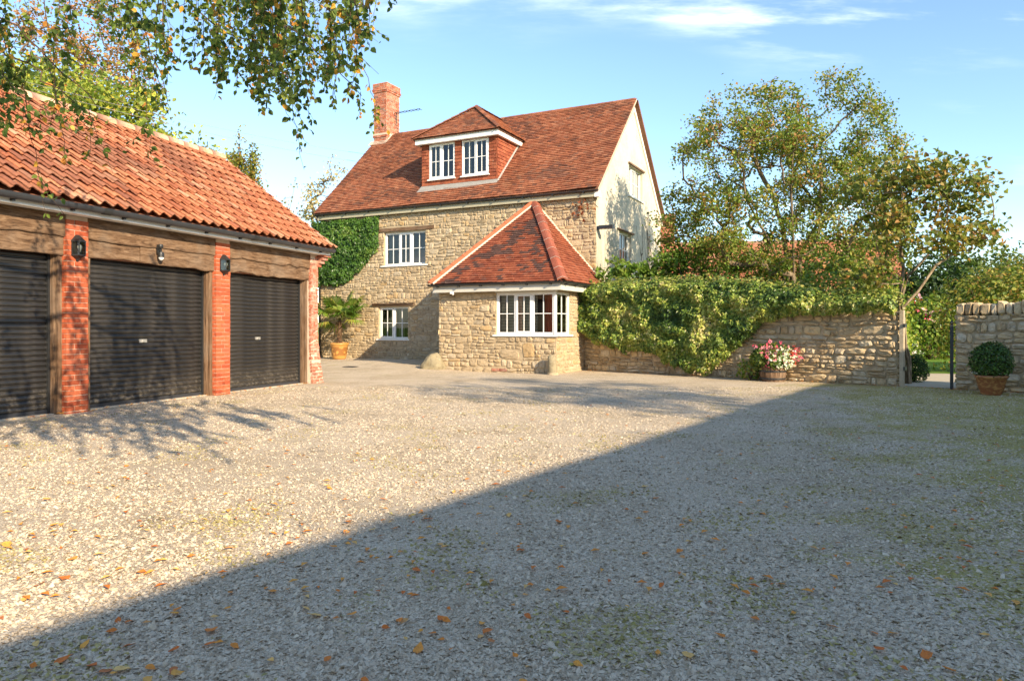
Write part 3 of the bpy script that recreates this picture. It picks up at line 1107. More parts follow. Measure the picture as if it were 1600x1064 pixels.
def pantile_mesh(seed):
    rr = random.Random(seed); mb = MB(); k = 9
    def prf(f):        # roll on the low-t side, trough on the other
        return 0.028 * math.sin(TAU * (f * 0.96 + 0.02)) + 0.010 * math.sin(2 * TAU * f)
    V = []
    for (bb, lf) in ((-0.035, 0.040), (PG * 0.5, 0.021), (PG * 1.12, -0.004)):
        for i in range(k):
            f = i / (k - 1)
            t = -0.012 + (PW + 0.018) * f
            V.append(Vector((0, t, 0)) + sB * (bb + rr.uniform(-.002, .002)) + sN * (prf(f) + lf))
    for dd in (0.040, 0.040 - 0.017):
        for i in range(k):
            f = i / (k - 1)
            V.append(Vector((0, -0.012 + (PW + 0.018) * f, 0)) + sB * (-0.0351) + sN * (prf(f) + dd))
    for i in range(k):
        f = i / (k - 1)
        V.append(Vector((0, -0.012 + (PW + 0.018) * f, 0)) + sB * 0.10 + sN * (prf(f) + 0.02))
    F = []
    for j in range(2):
        F += [(j * k + i, j * k + i + 1, (j + 1) * k + i + 1, (j + 1) * k + i) for i in range(k - 1)]
    F += [(4 * k + i, 4 * k + i + 1, 3 * k + i + 1, 3 * k + i) for i in range(k - 1)]
    F += [(5 * k + i, 5 * k + i + 1, 4 * k + i + 1, 4 * k + i) for i in range(k - 1)]
    mb.add([tuple(v) for v in V], F, (0, rr.random(), 0))
    return mb


und = MB()
c0 = Vector((RE[0], 0, RE[1])) - sN * 0.055
c1 = Vector((RZ[0], 0, RZ[1])) - sN * 0.055
und.quad([(c0.x, -7.6, c0.z), (c0.x, 2.97, c0.z), (c1.x, 2.97, c1.z), (c1.x, -7.6, c1.z)])
und.quad([(c0.x, -7.6, c0.z), (c1.x, -7.6, c1.z), (c1.x - 3.0, -7.6, c0.z), (c1.x - 3.0, -7.6, c0.z - .01)])
und.quad([(c1.x, -7.6, c1.z), (c1.x, 2.97, c1.z), (c1.x - 3.2, 2.97, c0.z - 0.05), (c1.x - 3.2, -7.6, c0.z - 0.05)])
roof = und.build('roof', M['pantile'], garage)
rows = int(SLEN / PG)
tiles = []
PG_ = SLEN / (rows + 0.15)
for i in range(rows):
    for j in range(49):
        t = 3.0 - (j + 1) * PW
        p = Vector((RE[0], t, RE[1])) + sB * (i * PG_)
        wpt = gw(p.x, p.y, p.z)
        tiles.append((p, wpt))
vis = [q for q in tiles if q[1].y > 1 and abs(q[1].x / q[1].y) < 0.76]
vis.sort(key=lambda q: q[1].y)
ptm = [pantile_mesh(s) for s in range(6)]
pmesh = [m_.mesh('pantile', M['pantile'], True) for m_ in ptm]
dmesh = []
for m_ in ptm[:3]:
    m2 = MB(); m2.V = list(m_.V); m2.L = list(m_.L); m2.C = list(m_.C); m2.T = [(t_[0], t_[1], 0.55) for t_ in m_.T]; m2.n = m_.n
    dmesh.append(m2.mesh('pantile_dark', M['pantile'], True))
single = set(id(q[0]) for q in vis[:300])
rest = MB()
for (p, wpt) in tiles:
    jj = Vector((rg.uniform(-.004, .004), rg.uniform(-.004, .004), rg.uniform(-.004, .006)))
    dk = mnoise.noise(Vector((p.y * 0.55, p.z * 0.8, 4.0))) + (-0.25 if p.y > -1.5 else 0.05)
    if id(p) in single:
        o = link('pantile', (dmesh[rg.randrange(3)] if dk + rg.uniform(-.25, .25) > 0.10 else pmesh[rg.randrange(6)]), roof)
        o.location = p + jj
    else:
        src = ptm[rg.randrange(6)]; tr = rg.random()
        b0 = rest.n
        off = p + jj
        rest.V += [(v[0] + off.x, v[1] + off.y, v[2] + off.z) for v in src.V]
        rest.T += [(tr, t_[1], 0.5 if dk + rg.uniform(-.25, .25) > 0.22 else 0) for t_ in src.T]
        rest.L += [b0 + i for i in src.L]; rest.C += src.C; rest.n += src.n
rest.build('pantiling', M['pantile'], roof, smooth=True, kind='stuff')
# ridge tiles
for j in range(24):
    t0 = 3.03 - (j + 1) * 0.44; t1 = t0 + 0.45
    mb = MB(); V = []
    for t, rr_ in ((t0, 0.125), (t1, 0.118)):
        for k in range(9):
            q = math.pi * (-0.05 + 1.1 * k / 8)
            V.append((RZ[0] + rr_ * math.cos(q) * 1.05, t, RZ[1] - 0.035 + rr_ * math.sin(q) * 1.0))
    mb.add(V, [(k, k + 1, 9 + k + 1, 9 + k) for k in range(8)] + [tuple(range(9)), tuple(range(17, 8, -1))], (rg.random(), rg.random(), 0))
    mb.build('ridge_tile', M['ridge'], roof, smooth=True)
# verge: mortar bedding and tile edge
vg = MB()
for i in range(22):
    f0, f1 = i / 22, (i + 1) / 22
    p0 = Vector((RE[0], 0, RE[1])) + slope * f0; p1 = Vector((RE[0], 0, RE[1])) + slope * f1
    lo, hi = p0 - sN * 0.07, p1 + sN * 0.02
    V = [p0 - sN * .08, p1 - sN * .08, p1 + sN * .015, p0 + sN * .015]
    vg.add([(v.x, 2.94, v.z) for v in V] + [(v.x, 3.0 + rg.uniform(-.008, .008), v.z) for v in V], [(0, 1, 2, 3), (7, 6, 5, 4), (3, 2, 6, 7), (0, 4, 5, 1)])
vg.build('verge', M['mortar'], roof)

# lanterns and sensor light on the garage


def lantern(t, label):
    root = thing('wall_lantern', label, 'lantern', tuple(gw(0.005, t, 2.40)), -GANG, 'wall lanterns on the garage piers')
    body = MB()
    # half-hexagon plan, flat to the wall
    def ring(w, d, z): return [(0.0, -w, z), (d, -w * .55, z), (d, w * .55, z), (0.0, w, z)]
    def loft(mb, rings):
        V = [p for rg_ in rings for p in rg_]
        F = []
        for i in range(len(rings) - 1):
            for k in range(4):
                k2 = (k + 1) % 4
                F.append((i * 4 + k, i * 4 + k2, (i + 1) * 4 + k2, (i + 1) * 4 + k))
        F += [(3, 2, 1, 0), tuple((len(rings) - 1) * 4 + k for k in range(4))]
        mb.add(V, F)
    cap = MB(); loft(cap, [ring(.098, .115, .085), ring(.098, .115, .10), ring(.085, .10, .115), ring(.045, .05, .165), ring(.025, .03, .185), ring(.02, .025, .19)])
    base = MB(); loft(base, [ring(.012, .015, -.195), ring(.022, .03, -.165), ring(.05, .055, -.145), ring(.095, .11, -.115), ring(.095, .11, -.10)])
    back = MB(); back.box((0, -.075, -.10), (.012, .075, .085))
    cg = MB()
    for (x, y) in ((.012, -.09), (.104, -.05), (.104, .05), (.012, .09)):
        cg.box((x - .006, y - .006, -.10), (x + .006, y + .006, .086))
    back.build('back_plate', M['iron'], root); cap.build('cap', M['iron'], root); base.build('base', M['iron'], root); cg.build('cage', M['iron'], root)
    for (p0, p1) in (((.016, -.088), (.10, -.05)), ((.10, -.048), (.10, .048)), ((.10, .05), (.016, .088))):
        pm = MB(); pm.quad([(p0[0], p0[1], -.098), (p1[0], p1[1], -.098), (p1[0], p1[1], .084), (p0[0], p0[1], .084)]); pm.build('pane', M['glass'], root)
    bl = MB(); bl.lathe([(0.0, -.05), (.016, -.045), (.018, -.02), (.03, .01), (.030, .03), (.018, .052), (0.0, .058)], 12, (.055, 0, -.01)); bl.build('bulb', M['bulb'], root, smooth=True)


lantern(-3.195, 'black half lantern on the brick pier nearest the camera, left of the middle garage door')
lantern(-0.185, 'black half lantern on the brick pier between the middle and the end garage door')
sl = thing('security_light', 'small black motion sensor light on the oak beam above the middle garage door', 'security light', tuple(gw(-0.03, -1.68, 2.48)), -GANG)
mb = MB(); mb.lathe([(0.0, .035), (.035, .03), (.045, 0), (.035, -.03), (0, -.035)], 12, (.06, 0, .105)); mb.box((0, -.035, .06), (.05, .035, .13)); mb.build('lamp_head', M['iron'], sl, smooth=False)
mb = MB(); mb.box((0, -.03, -.02), (.03, .03, .07)); mb.tube([(.03, 0, .06), (.07, 0, .02), (.07, 0, -.01)], .014, 8); mb.build('bracket', M['iron'], sl)
mb = MB(); mb.lathe([(0, .06), (.04, .055), (.05, .02), (.05, -.02), (.045, -.03)], 12, (.07, 0, -.05)); mb.build('sensor', M['iron'], sl)
mb = MB(); mb.lathe([(.043, -.03), (.042, -.05), (.025, -.075), (0, -.085)], 12, (.07, 0, -.05)); mb.build('lens', M['bulb'], sl, smooth=True)
# ================================================================== HOUSE
house = thing('stone_house', 'old stone house with cream gable end, red tiled roof, dormer and tall brick chimney', 'house', tuple(HO), -TH)
rh = random.Random(11)
S0, S1, DEP = -1.80, 9.03, 7.45
SLOPE = 0.9625
def roof_z(y): return 5.37 + (0.26 + y) * SLOPE
PF = lambda a, b, n: (a, -n, b)                      # front wall
PG_ = lambda a, b, n: (S1 + n, a, b)                 # gable wall (a runs back into the picture)
EY = -3.10                                           # front of the single-storey extension
PE = lambda a, b, n: (a, EY - n, b)
ES0 = 5.37

front_holes = [(1.10, 2.84, 3.41, 4.57), (0.865, 2.125, 0.83, 1.96)]
lint = [(0.80, 3.19, 4.585, 4.735), (0.62, 2.40, 1.985, 2.095)]
fw_mb = MB()
wall_cells(fw_mb, PF, S0, S1, -0.15, 5.42, front_holes)
fw_mb.quad([(S0, 0, -.15), (S0, 0, 5.42), (S0, DEP, 5.42), (S0, DEP, -.15)])
fw_mb.quad([(S0, DEP, -.15), (S0, DEP, 5.42), (S1, DEP, 5.42), (S1, DEP, -.15)])
fw_mb.add([(S0, 0, 5.42), (S0, DEP, 5.42), (S0, DEP / 2, roof_z(DEP / 2) - .12)], [(0, 1, 2)])
front = fw_mb.build('front_wall', M['mortar_s'], house)

toW = lambda p: hw(p[0], p[1], p[2])


def ext_roof_line(a): # height of the extension roof against the house wall at s = a
    return 2.5 + 2.7 * max(0, 1 - abs(a - 6.98) / (1.85 if a < 6.98 else 2.1))


pieces = []
holes = front_holes + lint
cells = stone_cells(rh, S0, S1, -0.1, 5.36, holes, keep=lambda a, b: not (a > 5.4 and b < ext_roof_line(a) - 0.1) and not (a < 0.3 and 3.1 + max(0, a) * 1.2 < b < 5.0), hmin=0.10, hmax=0.21, wmin=0.13, wmax=0.40)
for c in cells:
    V, F, t = stone_geo(rh, c, PF, 0.026, gap=0.005)
    w = toW(V[-1])
    pieces.append((V, F, t, 0))
mbs = MB()
for V, F, t, _ in pieces: mbs.add(V, F, t)
mbs.build('stonework', M['stone'], front, kind='stuff')
lb = MB(); lb.box((0.80, 4.60, -.1), (3.19, 4.72, 0.035), (.3, .5, 0), P=lambda a, b, n: PF(a, b, n), jit=0.012); lb.build('lintel', M['lintel'], front)
lb = MB(); lb.box((0.62, 1.99, -.1), (2.40, 2.05, 0.06), (.7, .5, 0), P=PF, jit=0.008); lb.box((0.64, 2.051, -.1), (2.42, 2.085, 0.11), (.1, .5, 0), P=PF, jit=0.006); lb.build('lintel', M['lintel'], front)
window(house, PF, 1.10, 2.84, 3.41, 4.57, [(1.0, False), (0.9, True), (1.0, False)], sill=0.12, curtain=[(0.03, 0.16)])
window(house, PF, 0.865, 2.125, 0.83, 1.96, [(1.0, True), (1.05, False)], sill=0.07, curtain=[(0.25, 0.5), (0.55, 0.75)])

# gable end, roughcast
gb = MB()
gh = [(3.29, 4.92, 5.80, 6.87), (2.20, 3.55, 3.30, 4.46)]
ys = sorted({0.0, DEP, DEP / 2, *[h[i] for h in gh for i in (0, 1)]})
for i in range(len(ys) - 1):
    y0, y1 = ys[i], ys[i + 1]
    tz = lambda y: roof_z(min(y, DEP - y)) - 0.09
    bs = [-0.15]
    for h in gh:
        if h[0] <= (y0 + y1) / 2 <= h[1]: bs.append((h[2], h[3]))
    bs = [-0.15] + sorted([q for q in bs[1:]])
    z = -0.15
    for h in bs[1:]:
        gb.quad([PG_(y0, z, 0), PG_(y1, z, 0), PG_(y1, h[0], 0), PG_(y0, h[0], 0)]); z = h[1]
    gb.quad([PG_(y0, z, 0), PG_(y1, z, 0), PG_(y1, tz(y1), 0), PG_(y0, tz(y0), 0)])
for h in gh:
    for (a, b_, c, d_) in (((h[0], h[2]), (h[1], h[2]), -1, 0), ((h[0], h[3]), (h[1], h[3]), 1, 0), ((h[0], h[2]), (h[0], h[3]), 0, 0), ((h[1], h[2]), (h[1], h[3]), 0, 0)):
        gb.quad([PG_(*a, 0), PG_(*b_, 0), PG_(*b_, -.2), PG_(*a, -.2)])
gw_ = gb.build('gable_wall', M['render'], house)
window(house, PG_, 3.29, 4.92, 5.80, 6.87, [(1, False), (1, True), (1, False)], n=-0.10, sill=0.1, curtain=[(0.5, 0.8)])
window(house, PG_, 2.20, 3.55, 3.30, 4.46, [(1, True), (1, False)], n=-0.10, sill=0.1, curtain=[(0.1, 0.9)])
for lo_, hi_ in (((3.18, 6.875, -.02), (5.05, 6.93, .06)), ((2.0, 4.465, -.02), (3.75, 4.515, .06))):
    lb = MB(); lb.box(lo_, hi_, P=PG_, jit=0.006); lb.build('drip_board', M['lintel'], gw_)

# main roof
def pr(s, y): return (s, y, roof_z(y))
EAVE_Y = -0.20
RS0, RS1 = -1.93, 9.17
DS0, DS1, DY = 2.40, 5.37, 0.47
dorm_hole = [pr(DS0, DY), pr(DS1, DY), pr(DS1 + .12, 2.27), pr(3.88, 3.55), pr(DS0 - .12, 2.27)]
rb = MB()
ridge_y = DEP / 2
dz = lambda p: (p[0], p[1], p[2] - 0.03)
V = [dz(pr(RS0, EAVE_Y)), dz(pr(RS1, EAVE_Y)), dz(pr(RS1, ridge_y)), dz(pr(RS0, ridge_y))]
rb.quad(V)
zb = roof_z(EAVE_Y)
rb.quad([(RS0, ridge_y, roof_z(ridge_y) - .03), (RS1 + .05, ridge_y, roof_z(ridge_y) - .03), (RS1 + .05, DEP + .2, zb - .03), (RS0, DEP + .2, zb - .03)])
rb.quad([(RS0, ridge_y, roof_z(ridge_y) - .11), (RS1 + .05, ridge_y, roof_z(ridge_y) - .11), (RS1 + .05, DEP + .2, zb - .11), (RS0, DEP + .2, zb - .11)])
rb.quad([(RS1 + .05, ridge_y, roof_z(ridge_y) - .11), (RS1 + .05, ridge_y, roof_z(ridge_y) + .0), (RS1 + .05, DEP + .2, zb + .0), (RS1 + .05, DEP + .2, zb - .11)])
rb.quad([V[0], V[3], (V[3][0], V[3][1], V[3][2] - .08), (V[0][0], V[0][1], V[0][2] - .08)])
rb.quad([V[1], V[2], (V[2][0], V[2][1], V[2][2] - .07), (V[1][0], V[1][1], V[1][2] - .07)])
rb.quad([(V[0][0], V[0][1], V[0][2] - .05), (V[1][0], V[1][1], V[1][2] - .05), (V[2][0], V[2][1], V[2][2] - .05), (V[3][0], V[3][1], V[3][2] - .05)])
mroof = rb.build('roof', M['tile'], house)
tm = MB()


def moss(a, b, r): # old stains and mossy tiles, random
    n = mnoise.noise(Vector((a * 0.5, b * 0.7, 2.0)))
    return 0.42 if n + r.uniform(-.35, .35) > 0.42 else (0.18 if r.random() < 0.16 else 0.0)


tile_plane(tm, [pr(RS0, EAVE_Y), pr(RS1, EAVE_Y), pr(RS1, ridge_y), pr(RS0, ridge_y)], rh, 0.114, 0.168, thick=0.022, lift=0.016, holes=[dorm_hole], dark=moss, sag=0.05, jit=1.1)
tm.build('tiling', M['tile'], mroof, kind='stuff')
# ridge of half-round tiles
for j in range(27):
    s0 = RS0 + 0.85 + j * 0.392
    if s0 > RS1 - .2: break
    s1 = min(s0 + 0.40, RS1)
    mb = MB(); V = []
    for s, rr_ in ((s0, 0.10), (s1, 0.105)):
        for k in range(7):
            q = math.pi * (-0.1 + 1.2 * k / 6)
            V.append((s, ridge_y + rr_ * math.cos(q), roof_z(ridge_y) - 0.045 + rr_ * math.sin(q) + rh.uniform(-.004, .004)))
    mb.add(V, [(k, k + 1, 7 + k + 1, 7 + k) for k in range(6)] + [tuple(range(7)), tuple(range(13, 6, -1))], (rh.random(), rh.random(), 0.15))
    mb.build('ridge_tile', M['tile'], mroof)
# bargeboard on the back slope, verge mortar on the front slope
bb = MB()
def strip(mb, s0, s1, y0, y1, d0, d1):
    zf = lambda y: roof_z(min(y, DEP - y))
    V = [(s, y, zf(y) - dd) for s in (s0, s1) for (y, dd) in ((y0, d0), (y1, d0), (y1, d1), (y0, d1))]
    mb.add(V, [(0, 3, 2, 1), (4, 5, 6, 7), (0, 1, 5, 4), (1, 2, 6, 5), (2, 3, 7, 6), (3, 0, 4, 7)])
strip(bb, S1 + .003, S1 + .045, ridge_y + .12, DEP + .1, 0.11, 0.30)
bb.build('bargeboard', M['white'], mroof)
bb = MB(); strip(bb, RS1 - .01, RS1 + .012, EAVE_Y, ridge_y, 0.005, 0.055); bb.build('verge', M['mortar'], mroof)
# eaves
eb = MB(); eb.box((S0 - .05, -0.16, 5.19), (S1 + .02, -0.135, 5.37)); eb.box((S0 - .05, -.135, 5.34), (S1 + .02, -.05, 5.365)); eb.build('fascia', M['shade_dimmed_cream'], house)
kb = MB(); kb.box((S1 - .0, -.17, 5.18), (S1 + .14, .02, 5.38)); kb.build('eaves_end', M['white'], house)
gt = MB()
for (r_, s_) in ((0.055, 1), (0.049, -1)):
    pts = [(-.215 + r_ * math.cos(q), 5.385 + r_ * math.sin(q)) for q in np.linspace(math.pi, TAU, 7)]
    for i in range(6):
        gt.quad([(S0 - .12, pts[i][0], pts[i][1]), (S1 + .10, pts[i][0], pts[i][1]), (S1 + .10, pts[i + 1][0], pts[i + 1][1]), (S0 - .12, pts[i + 1][0], pts[i + 1][1])])
gut = gt.build('gutter', M['iron'], house)
for s in np.arange(-1.5, 9, 1.02):
    g = MB(); g.box((s - .02, -.265, 5.31), (s + .02, -.162, 5.345)); g.build('bracket', M['iron'], gut)
# downpipe at the far left corner
dp = MB(); dp.tube([(S0 - .02, -.20, 5.34), (S0 - .04, -.16, 5.20), (S0 + .02, -.07, 5.0), (S0 + .02, -.07, 0.1)], 0.038, 8); dp.build('downpipe', M['iron'], house, smooth=True)

# chimney
def brick_stack(mb, r, s0, s1, y0, y1, z0, z1, course=0.075):
    z = z0; row = 0
    while z < z1 - 0.03:
        for (P, L_) in ((lambda a, b, n: (s0 + a, y0 - n, b), s1 - s0), (lambda a, b, n: (s1 + n, y0 + a, b), y1 - y0), (lambda a, b, n: (s0 - n, y1 - a, b), y1 - y0), (lambda a, b, n: (s1 - a, y1 + n, b), s1 - s0)):
            a = 0.0; first = True
            while a < L_ - 0.02:
                l = 0.105 if (first and row % 2) else 0.215
                first = False
                a1 = min(a + l, L_)
                if a1 - a > 0.03:
                    mb.box((a + .004, z + .004, -.02), (a1 - .006, z + course - .008, 0.008 + r.uniform(-.004, .005)), (r.random(), r.random(), 0), P=P)
                a = a1
        z += course; row += 1


ch = MB(); CS0, CS1, CY0, CY1 = -1.955, -1.30, 3.40, 4.27
ch.box((CS0, CY0, 8.0), (CS1, CY1, 11.27)); ch.box((CS0 - .03, CY0 - .03, 10.93), (CS1 + .03, CY1 + .03, 11.31))
ch.box((CS0 - .035, CY0 - .035, 9.16), (CS1 + .02, CY1 + .02, 9.24))
chim = ch.build('chimney', M['mortar'], mroof)
cb = MB(); brick_stack(cb, rh, CS0, CS1, CY0, CY1, 8.62, 10.92); brick_stack(cb, rh, CS0 - .035, CS1 + .035, CY0 - .035, CY1 + .035, 10.93, 11.02); brick_stack(cb, rh, CS0 - .055, CS1 + .055, CY0 - .055, CY1 + .055, 11.0, 11.10); brick_stack(cb, rh, CS0 - .03, CS1 + .03, CY0 - .03, CY1 + .03, 11.08, 11.31)
brick_stack(cb, rh, CS0 - .03, CS1 + .0, CY0 - .03, CY1, 9.08, 9.16)
cb.build('brickwork', M['brick_ch'], chim, kind='stuff')
fl = MB()
fl.add([pr(CS0 - .1, 3.24), pr(CS1 + .06, 3.24), pr(CS1 + .06, 3.42), pr(CS0 - .1, 3.42)], [(0, 1, 2, 3)])
V = [(x, y, z + 0.045) for (x, y, z) in (pr(CS0 - .16, 3.20), pr(CS1 + .08, 3.20), pr(CS1 + .08, 3.42), pr(CS0 - .16, 3.42))]
fl.add(V, [(0, 1, 2, 3)])
V = [(x, y, z + 0.05) for (x, y, z) in (pr(CS1 - .01, 3.2), pr(CS1 + .10, 3.2), pr(CS1 + .10, ridge_y), pr(CS1 - .01, ridge_y))]
fl.add(V, [(0, 1, 2, 3)])
fl.build('flashing', M['mortar'], chim)

# dormer
DZ0, DZ1 = roof_z(DY), 7.66
db = MB()
PD = lambda a, b, n: (a, DY - n, b)
PDR = lambda a, b, n: (DS1 + n, a, b)
dw = [(2.70, 3.73, 6.38, 7.60), (4.03, 5.06, 6.38, 7.60)]
wall_cells(db, PD, DS0, DS1, DZ0 - .05, DZ1 + .1, dw, depth=0.15)
db.add([(DS1, DY, DZ0 - .05), (DS1, DY, DZ1 + .1), (DS1, 2.6, DZ1 + .1), (DS1, 2.2, DZ1 - .0)], [(0, 1, 2, 3)])
db.add([(DS0, DY, DZ0 - .05), (DS0, DY, DZ1 + .1), (DS0, 2.6, DZ1 + .1), (DS0, 2.2, DZ1 - .0)], [(0, 1, 2, 3)])
dorm = db.build('dormer', M['tile_e'], mroof)
dt = MB()
tile_plane(dt, [(DS0, DY, DZ0), (DS1, DY, DZ0), (DS1, DY, DZ1 + .06), (DS0, DY, DZ1 + .06)], rh, 0.118, 0.168, holes=[[(h[0] - .02, DY, h[2] - .06), (h[1] + .02, DY, h[2] - .06), (h[1] + .02, DY, h[3] + .02), (h[0] - .02, DY, h[3] + .02)] for h in dw], sag=0.004, flip=False)
yb = lambda z: (z - 5.37) / SLOPE - 0.26
A_ = MB()
tile_plane(dt, [(DS1, DY, DZ0), (DS1, yb(DZ1 + .06), DZ0), (DS1, yb(DZ1 + .06), DZ1 + .06), (DS1, DY, DZ1 + .06)], rh, 0.118, 0.168, holes=[[(DS1, DY + .04, DZ0 - .1), (DS1, 4, DZ0 - .1), (DS1, 4, roof_z(4.0)), (DS1, DY + .04, DZ0 + .02)]], sag=0.004)
tile_plane(dt, [(DS0, yb(DZ1 + .06), DZ0), (DS0, DY, DZ0), (DS0, DY, DZ1 + .06), (DS0, yb(DZ1 + .06), DZ1 + .06)], rh, 0.118, 0.168, holes=[[(DS0, DY + .04, DZ0 - .1), (DS0, 4, DZ0 - .1), (DS0, 4, roof_z(4.0)), (DS0, DY + .04, DZ0 + .02)]], sag=0.004)
dt.build('tile_hanging', M['tile_e'], dorm, kind='stuff')
for h in dw:
    sill_proud = 0.085
    window(house, PD, h[0], h[1], h[2], h[3], [(1.0, h[0] < 3), (1.0, h[0] > 3)], n=0.005, sill=0.04, curtain=[(0.02, 0.3)])
sill_proud = 0.05
fb = MB()
fb.box((2.24, 0.265, 7.60), (5.52, 0.295, 7.80)); fb.box((5.49, 0.295, 7.60), (5.52, 2.10, 7.80)); fb.box((2.24, 0.295, 7.60), (2.27, 2.10, 7.80))
fb.box((2.27, 0.296, 7.612), (5.49, DY, 7.63)); fb.box((DS1, DY + .002, 7.612), (5.49, 2.1, 7.63))
fb.build('dormer_fascia', M['white'], dorm)
DA, DB_ = (2.17, 0.21, 7.80), (5.59, 0.21, 7.80)
AP, RP = (3.88, 1.72, 9.10), (3.88, 3.60, 9.10)
DE, DEL = (5.59, 2.27, 7.80), (2.17, 2.27, 7.80)
drm = MB()
for pl in ([DA, DB_, AP], [DB_, DE, RP, AP], [DEL, DA, AP, RP]):
    drm.quad([(p[0], p[1], p[2] - 0.012) for p in pl])
    drm.quad([(p[0], p[1], p[2] - 0.04) for p in pl])
drf = drm.build('dormer_roof', M['tile'], mroof)
dt = MB()
tile_plane(dt, [DA, DB_, AP], rh, 0.104, 0.168, dark=moss, sag=.012)
tile_plane(dt, [DB_, DE, RP, AP], rh, 0.104, 0.168, dark=moss, sag=.012)
tile_plane(dt, [DEL, DA, AP, RP], rh, 0.104, 0.168, dark=moss, sag=.012)
dt.build('tiling', M['tile'], drf, kind='stuff')
def hip_line(mat, parent, p, q, n, r0, name='hip_tile', dark=0.1, wide=1.0, up=0.02, joint=False):
    p, q = Vector(p), Vector(q)
    dr_ = (q - p).normalized(); side = dr_.cross(Vector((0, 0, 1))).normalized(); upv = side.cross(dr_).normalized()
    for i in range(n):
        a = p + (q - p) * (i / n) - dr_ * 0.015; b_ = p + (q - p) * ((i + 1) / n) + dr_ * 0.03
        mb = MB(); V = []
        for c, rr_, l in ((a, r0, up + .012), (b_, r0 * .93, up)):
            for k in range(7):
                f = -1 + 2 * k / 6
                V.append(c + side * (f * rr_ * wide) + upv * (l + rr_ * 0.55 * (1 - abs(f) ** 1.5)))
        for c, rr_, l in ((a, r0, up - .012),):
            for k in range(7):
                f = -1 + 2 * k / 6
                V.append(c + side * (f * rr_ * wide) + upv * (l + rr_ * 0.55 * (1 - abs(f) ** 1.5) - .02))
        mb.add(V, [(k, k + 1, 8 + k, 7 + k) for k in range(6)] + [(14 + k, 14 + k + 1, k + 1, k) for k in range(6)], (rh.random(), rh.random(), dark if rh.random() < .7 else 0))
        hb = mb.build(name, mat, parent)
        if joint:
            jm = MB(); V = []
            for l_ in (0.0, 0.022):
                for k in range(7):
                    f = -1 + 2 * k / 6
                    V.append(a + dr_ * (0.012 + l_) + side * (f * r0 * wide * 1.01) + upv * (up + .013 + r0 * .55 * (1 - abs(f) ** 1.5) + .003 * (1 - l_ * 40)))
            jm.add(V, [(k, k + 1, 8 + k, 7 + k) for k in range(6)]); jm.build('mortar_joint', M['mortar'], parent)
hip_line(M['tile'], drf, DB_, AP, 8, 0.10, 'hip_tile', 0.25)
hip_line(M['tile'], drf, DA, AP, 8, 0.10, 'hip_tile', 0.25)
hip_line(M['tile'], drf, AP, RP, 5, 0.10, 'ridge_tile', 0.25)
lf = MB()
V = [(DS0 - .12, DY - .17, roof_z(DY - .17) + .045), (DS1 + .05, DY - .12, roof_z(DY - .12) + .045), (DS1 + .05, DY - .02, DZ0 + .10), (DS0 - .03, DY - .02, DZ0 + .10)]
lf.quad(V)
V2 = [(DS1 + .075, DY - .05, roof_z(DY - .05) + .05), (DS1 + .065, 2.25, roof_z(2.25) + .05), (DS1 + .025, 2.25, roof_z(2.25) + .10), (DS1 + .025, DY - .05, roof_z(DY - .05) + .10)]
lf.quad(V2)
lf.quad([(5.5, 2.1, 7.66), (5.62, 2.32, 7.66), (5.62, 2.42, 7.84), (5.45, 2.1, 7.80)])
lf.build('flashing', M['lead'], dorm)

# single-storey extension
eh = [(7.24, S1, 1.03, 2.19)]
em = MB()
wall_cells(em, PE, ES0, S1, -0.15, 2.30, eh, depth=0.2)
PES = lambda a, b, n: (S1 + n, a, b)
wall_cells(em, PES, EY, 0.0, -0.15, 2.30, [(EY, -2.15, 1.03, 2.19)], depth=0.2)
em.quad([(ES0, EY, -.15), (ES0, EY, 2.3), (ES0, 0, 2.3), (ES0, 0, -.15)])
ext = em.build('extension', M['mortar_s'], house)
pieces = []
keepE = lambda a, b: True
big = [(8.02, 8.42, 0.42, 0.84), (7.32, 7.98, 0.36, 0.62), (7.03, 7.235, 1.62, 1.98), (6.70, 7.03, 1.66, 1.86)]
for c in stone_cells(rh, ES0, S1, -0.06, 2.20, eh + big + [(7.1, 7.56, 0.03, 0.155)], hmin=0.11, hmax=0.23, wmin=0.15, wmax=0.42):
    V, F, t = stone_geo(rh, c, PE, 0.027, gap=0.006)
    w = toW(V[-1]); pieces.append((V, F, t, (c[1] - c[0]) * (c[3] - c[2]) / w.y))
for c in big:
    V, F, t = stone_geo(rh, c, PE, 0.036, tint=(0.60 if c[0] > 7 else 0.5, .6, 0))
    pieces.append((V, F, t, 9))
for c in stone_cells(rh, EY, -1.0, -0.06, 2.20, [(EY, -2.15, 1.03, 2.19)], hmin=0.10, hmax=0.2, wmin=0.18, wmax=0.5):
    V, F, t = stone_geo(rh, c, PES, 0.02, gap=0.006)
    w = toW(V[-1]); pieces.append((V, F, (0.35 + .3 * rh.random(), t[1], 0), (c[1] - c[0]) * (c[3] - c[2]) / w.y * 0.6))
lay_stones(pieces, 'stone', M['stone'], ext, toW, 300, 'stonework')
ab = MB(); ab.box((7.10, 0.035, -.03), (7.33, 0.105, .03), (.2, .5, 0), P=PE); ab.box((7.34, 0.035, -.03), (7.56, 0.105, .026), (.6, .5, 0), P=PE)
for k in range(7): ab.box((7.12 + k * .03, .05, .03), (7.135 + k * .03, .09, .033), (1, .5, 0), P=PE)
ab.build('air_brick', M['brick_old'], ext)
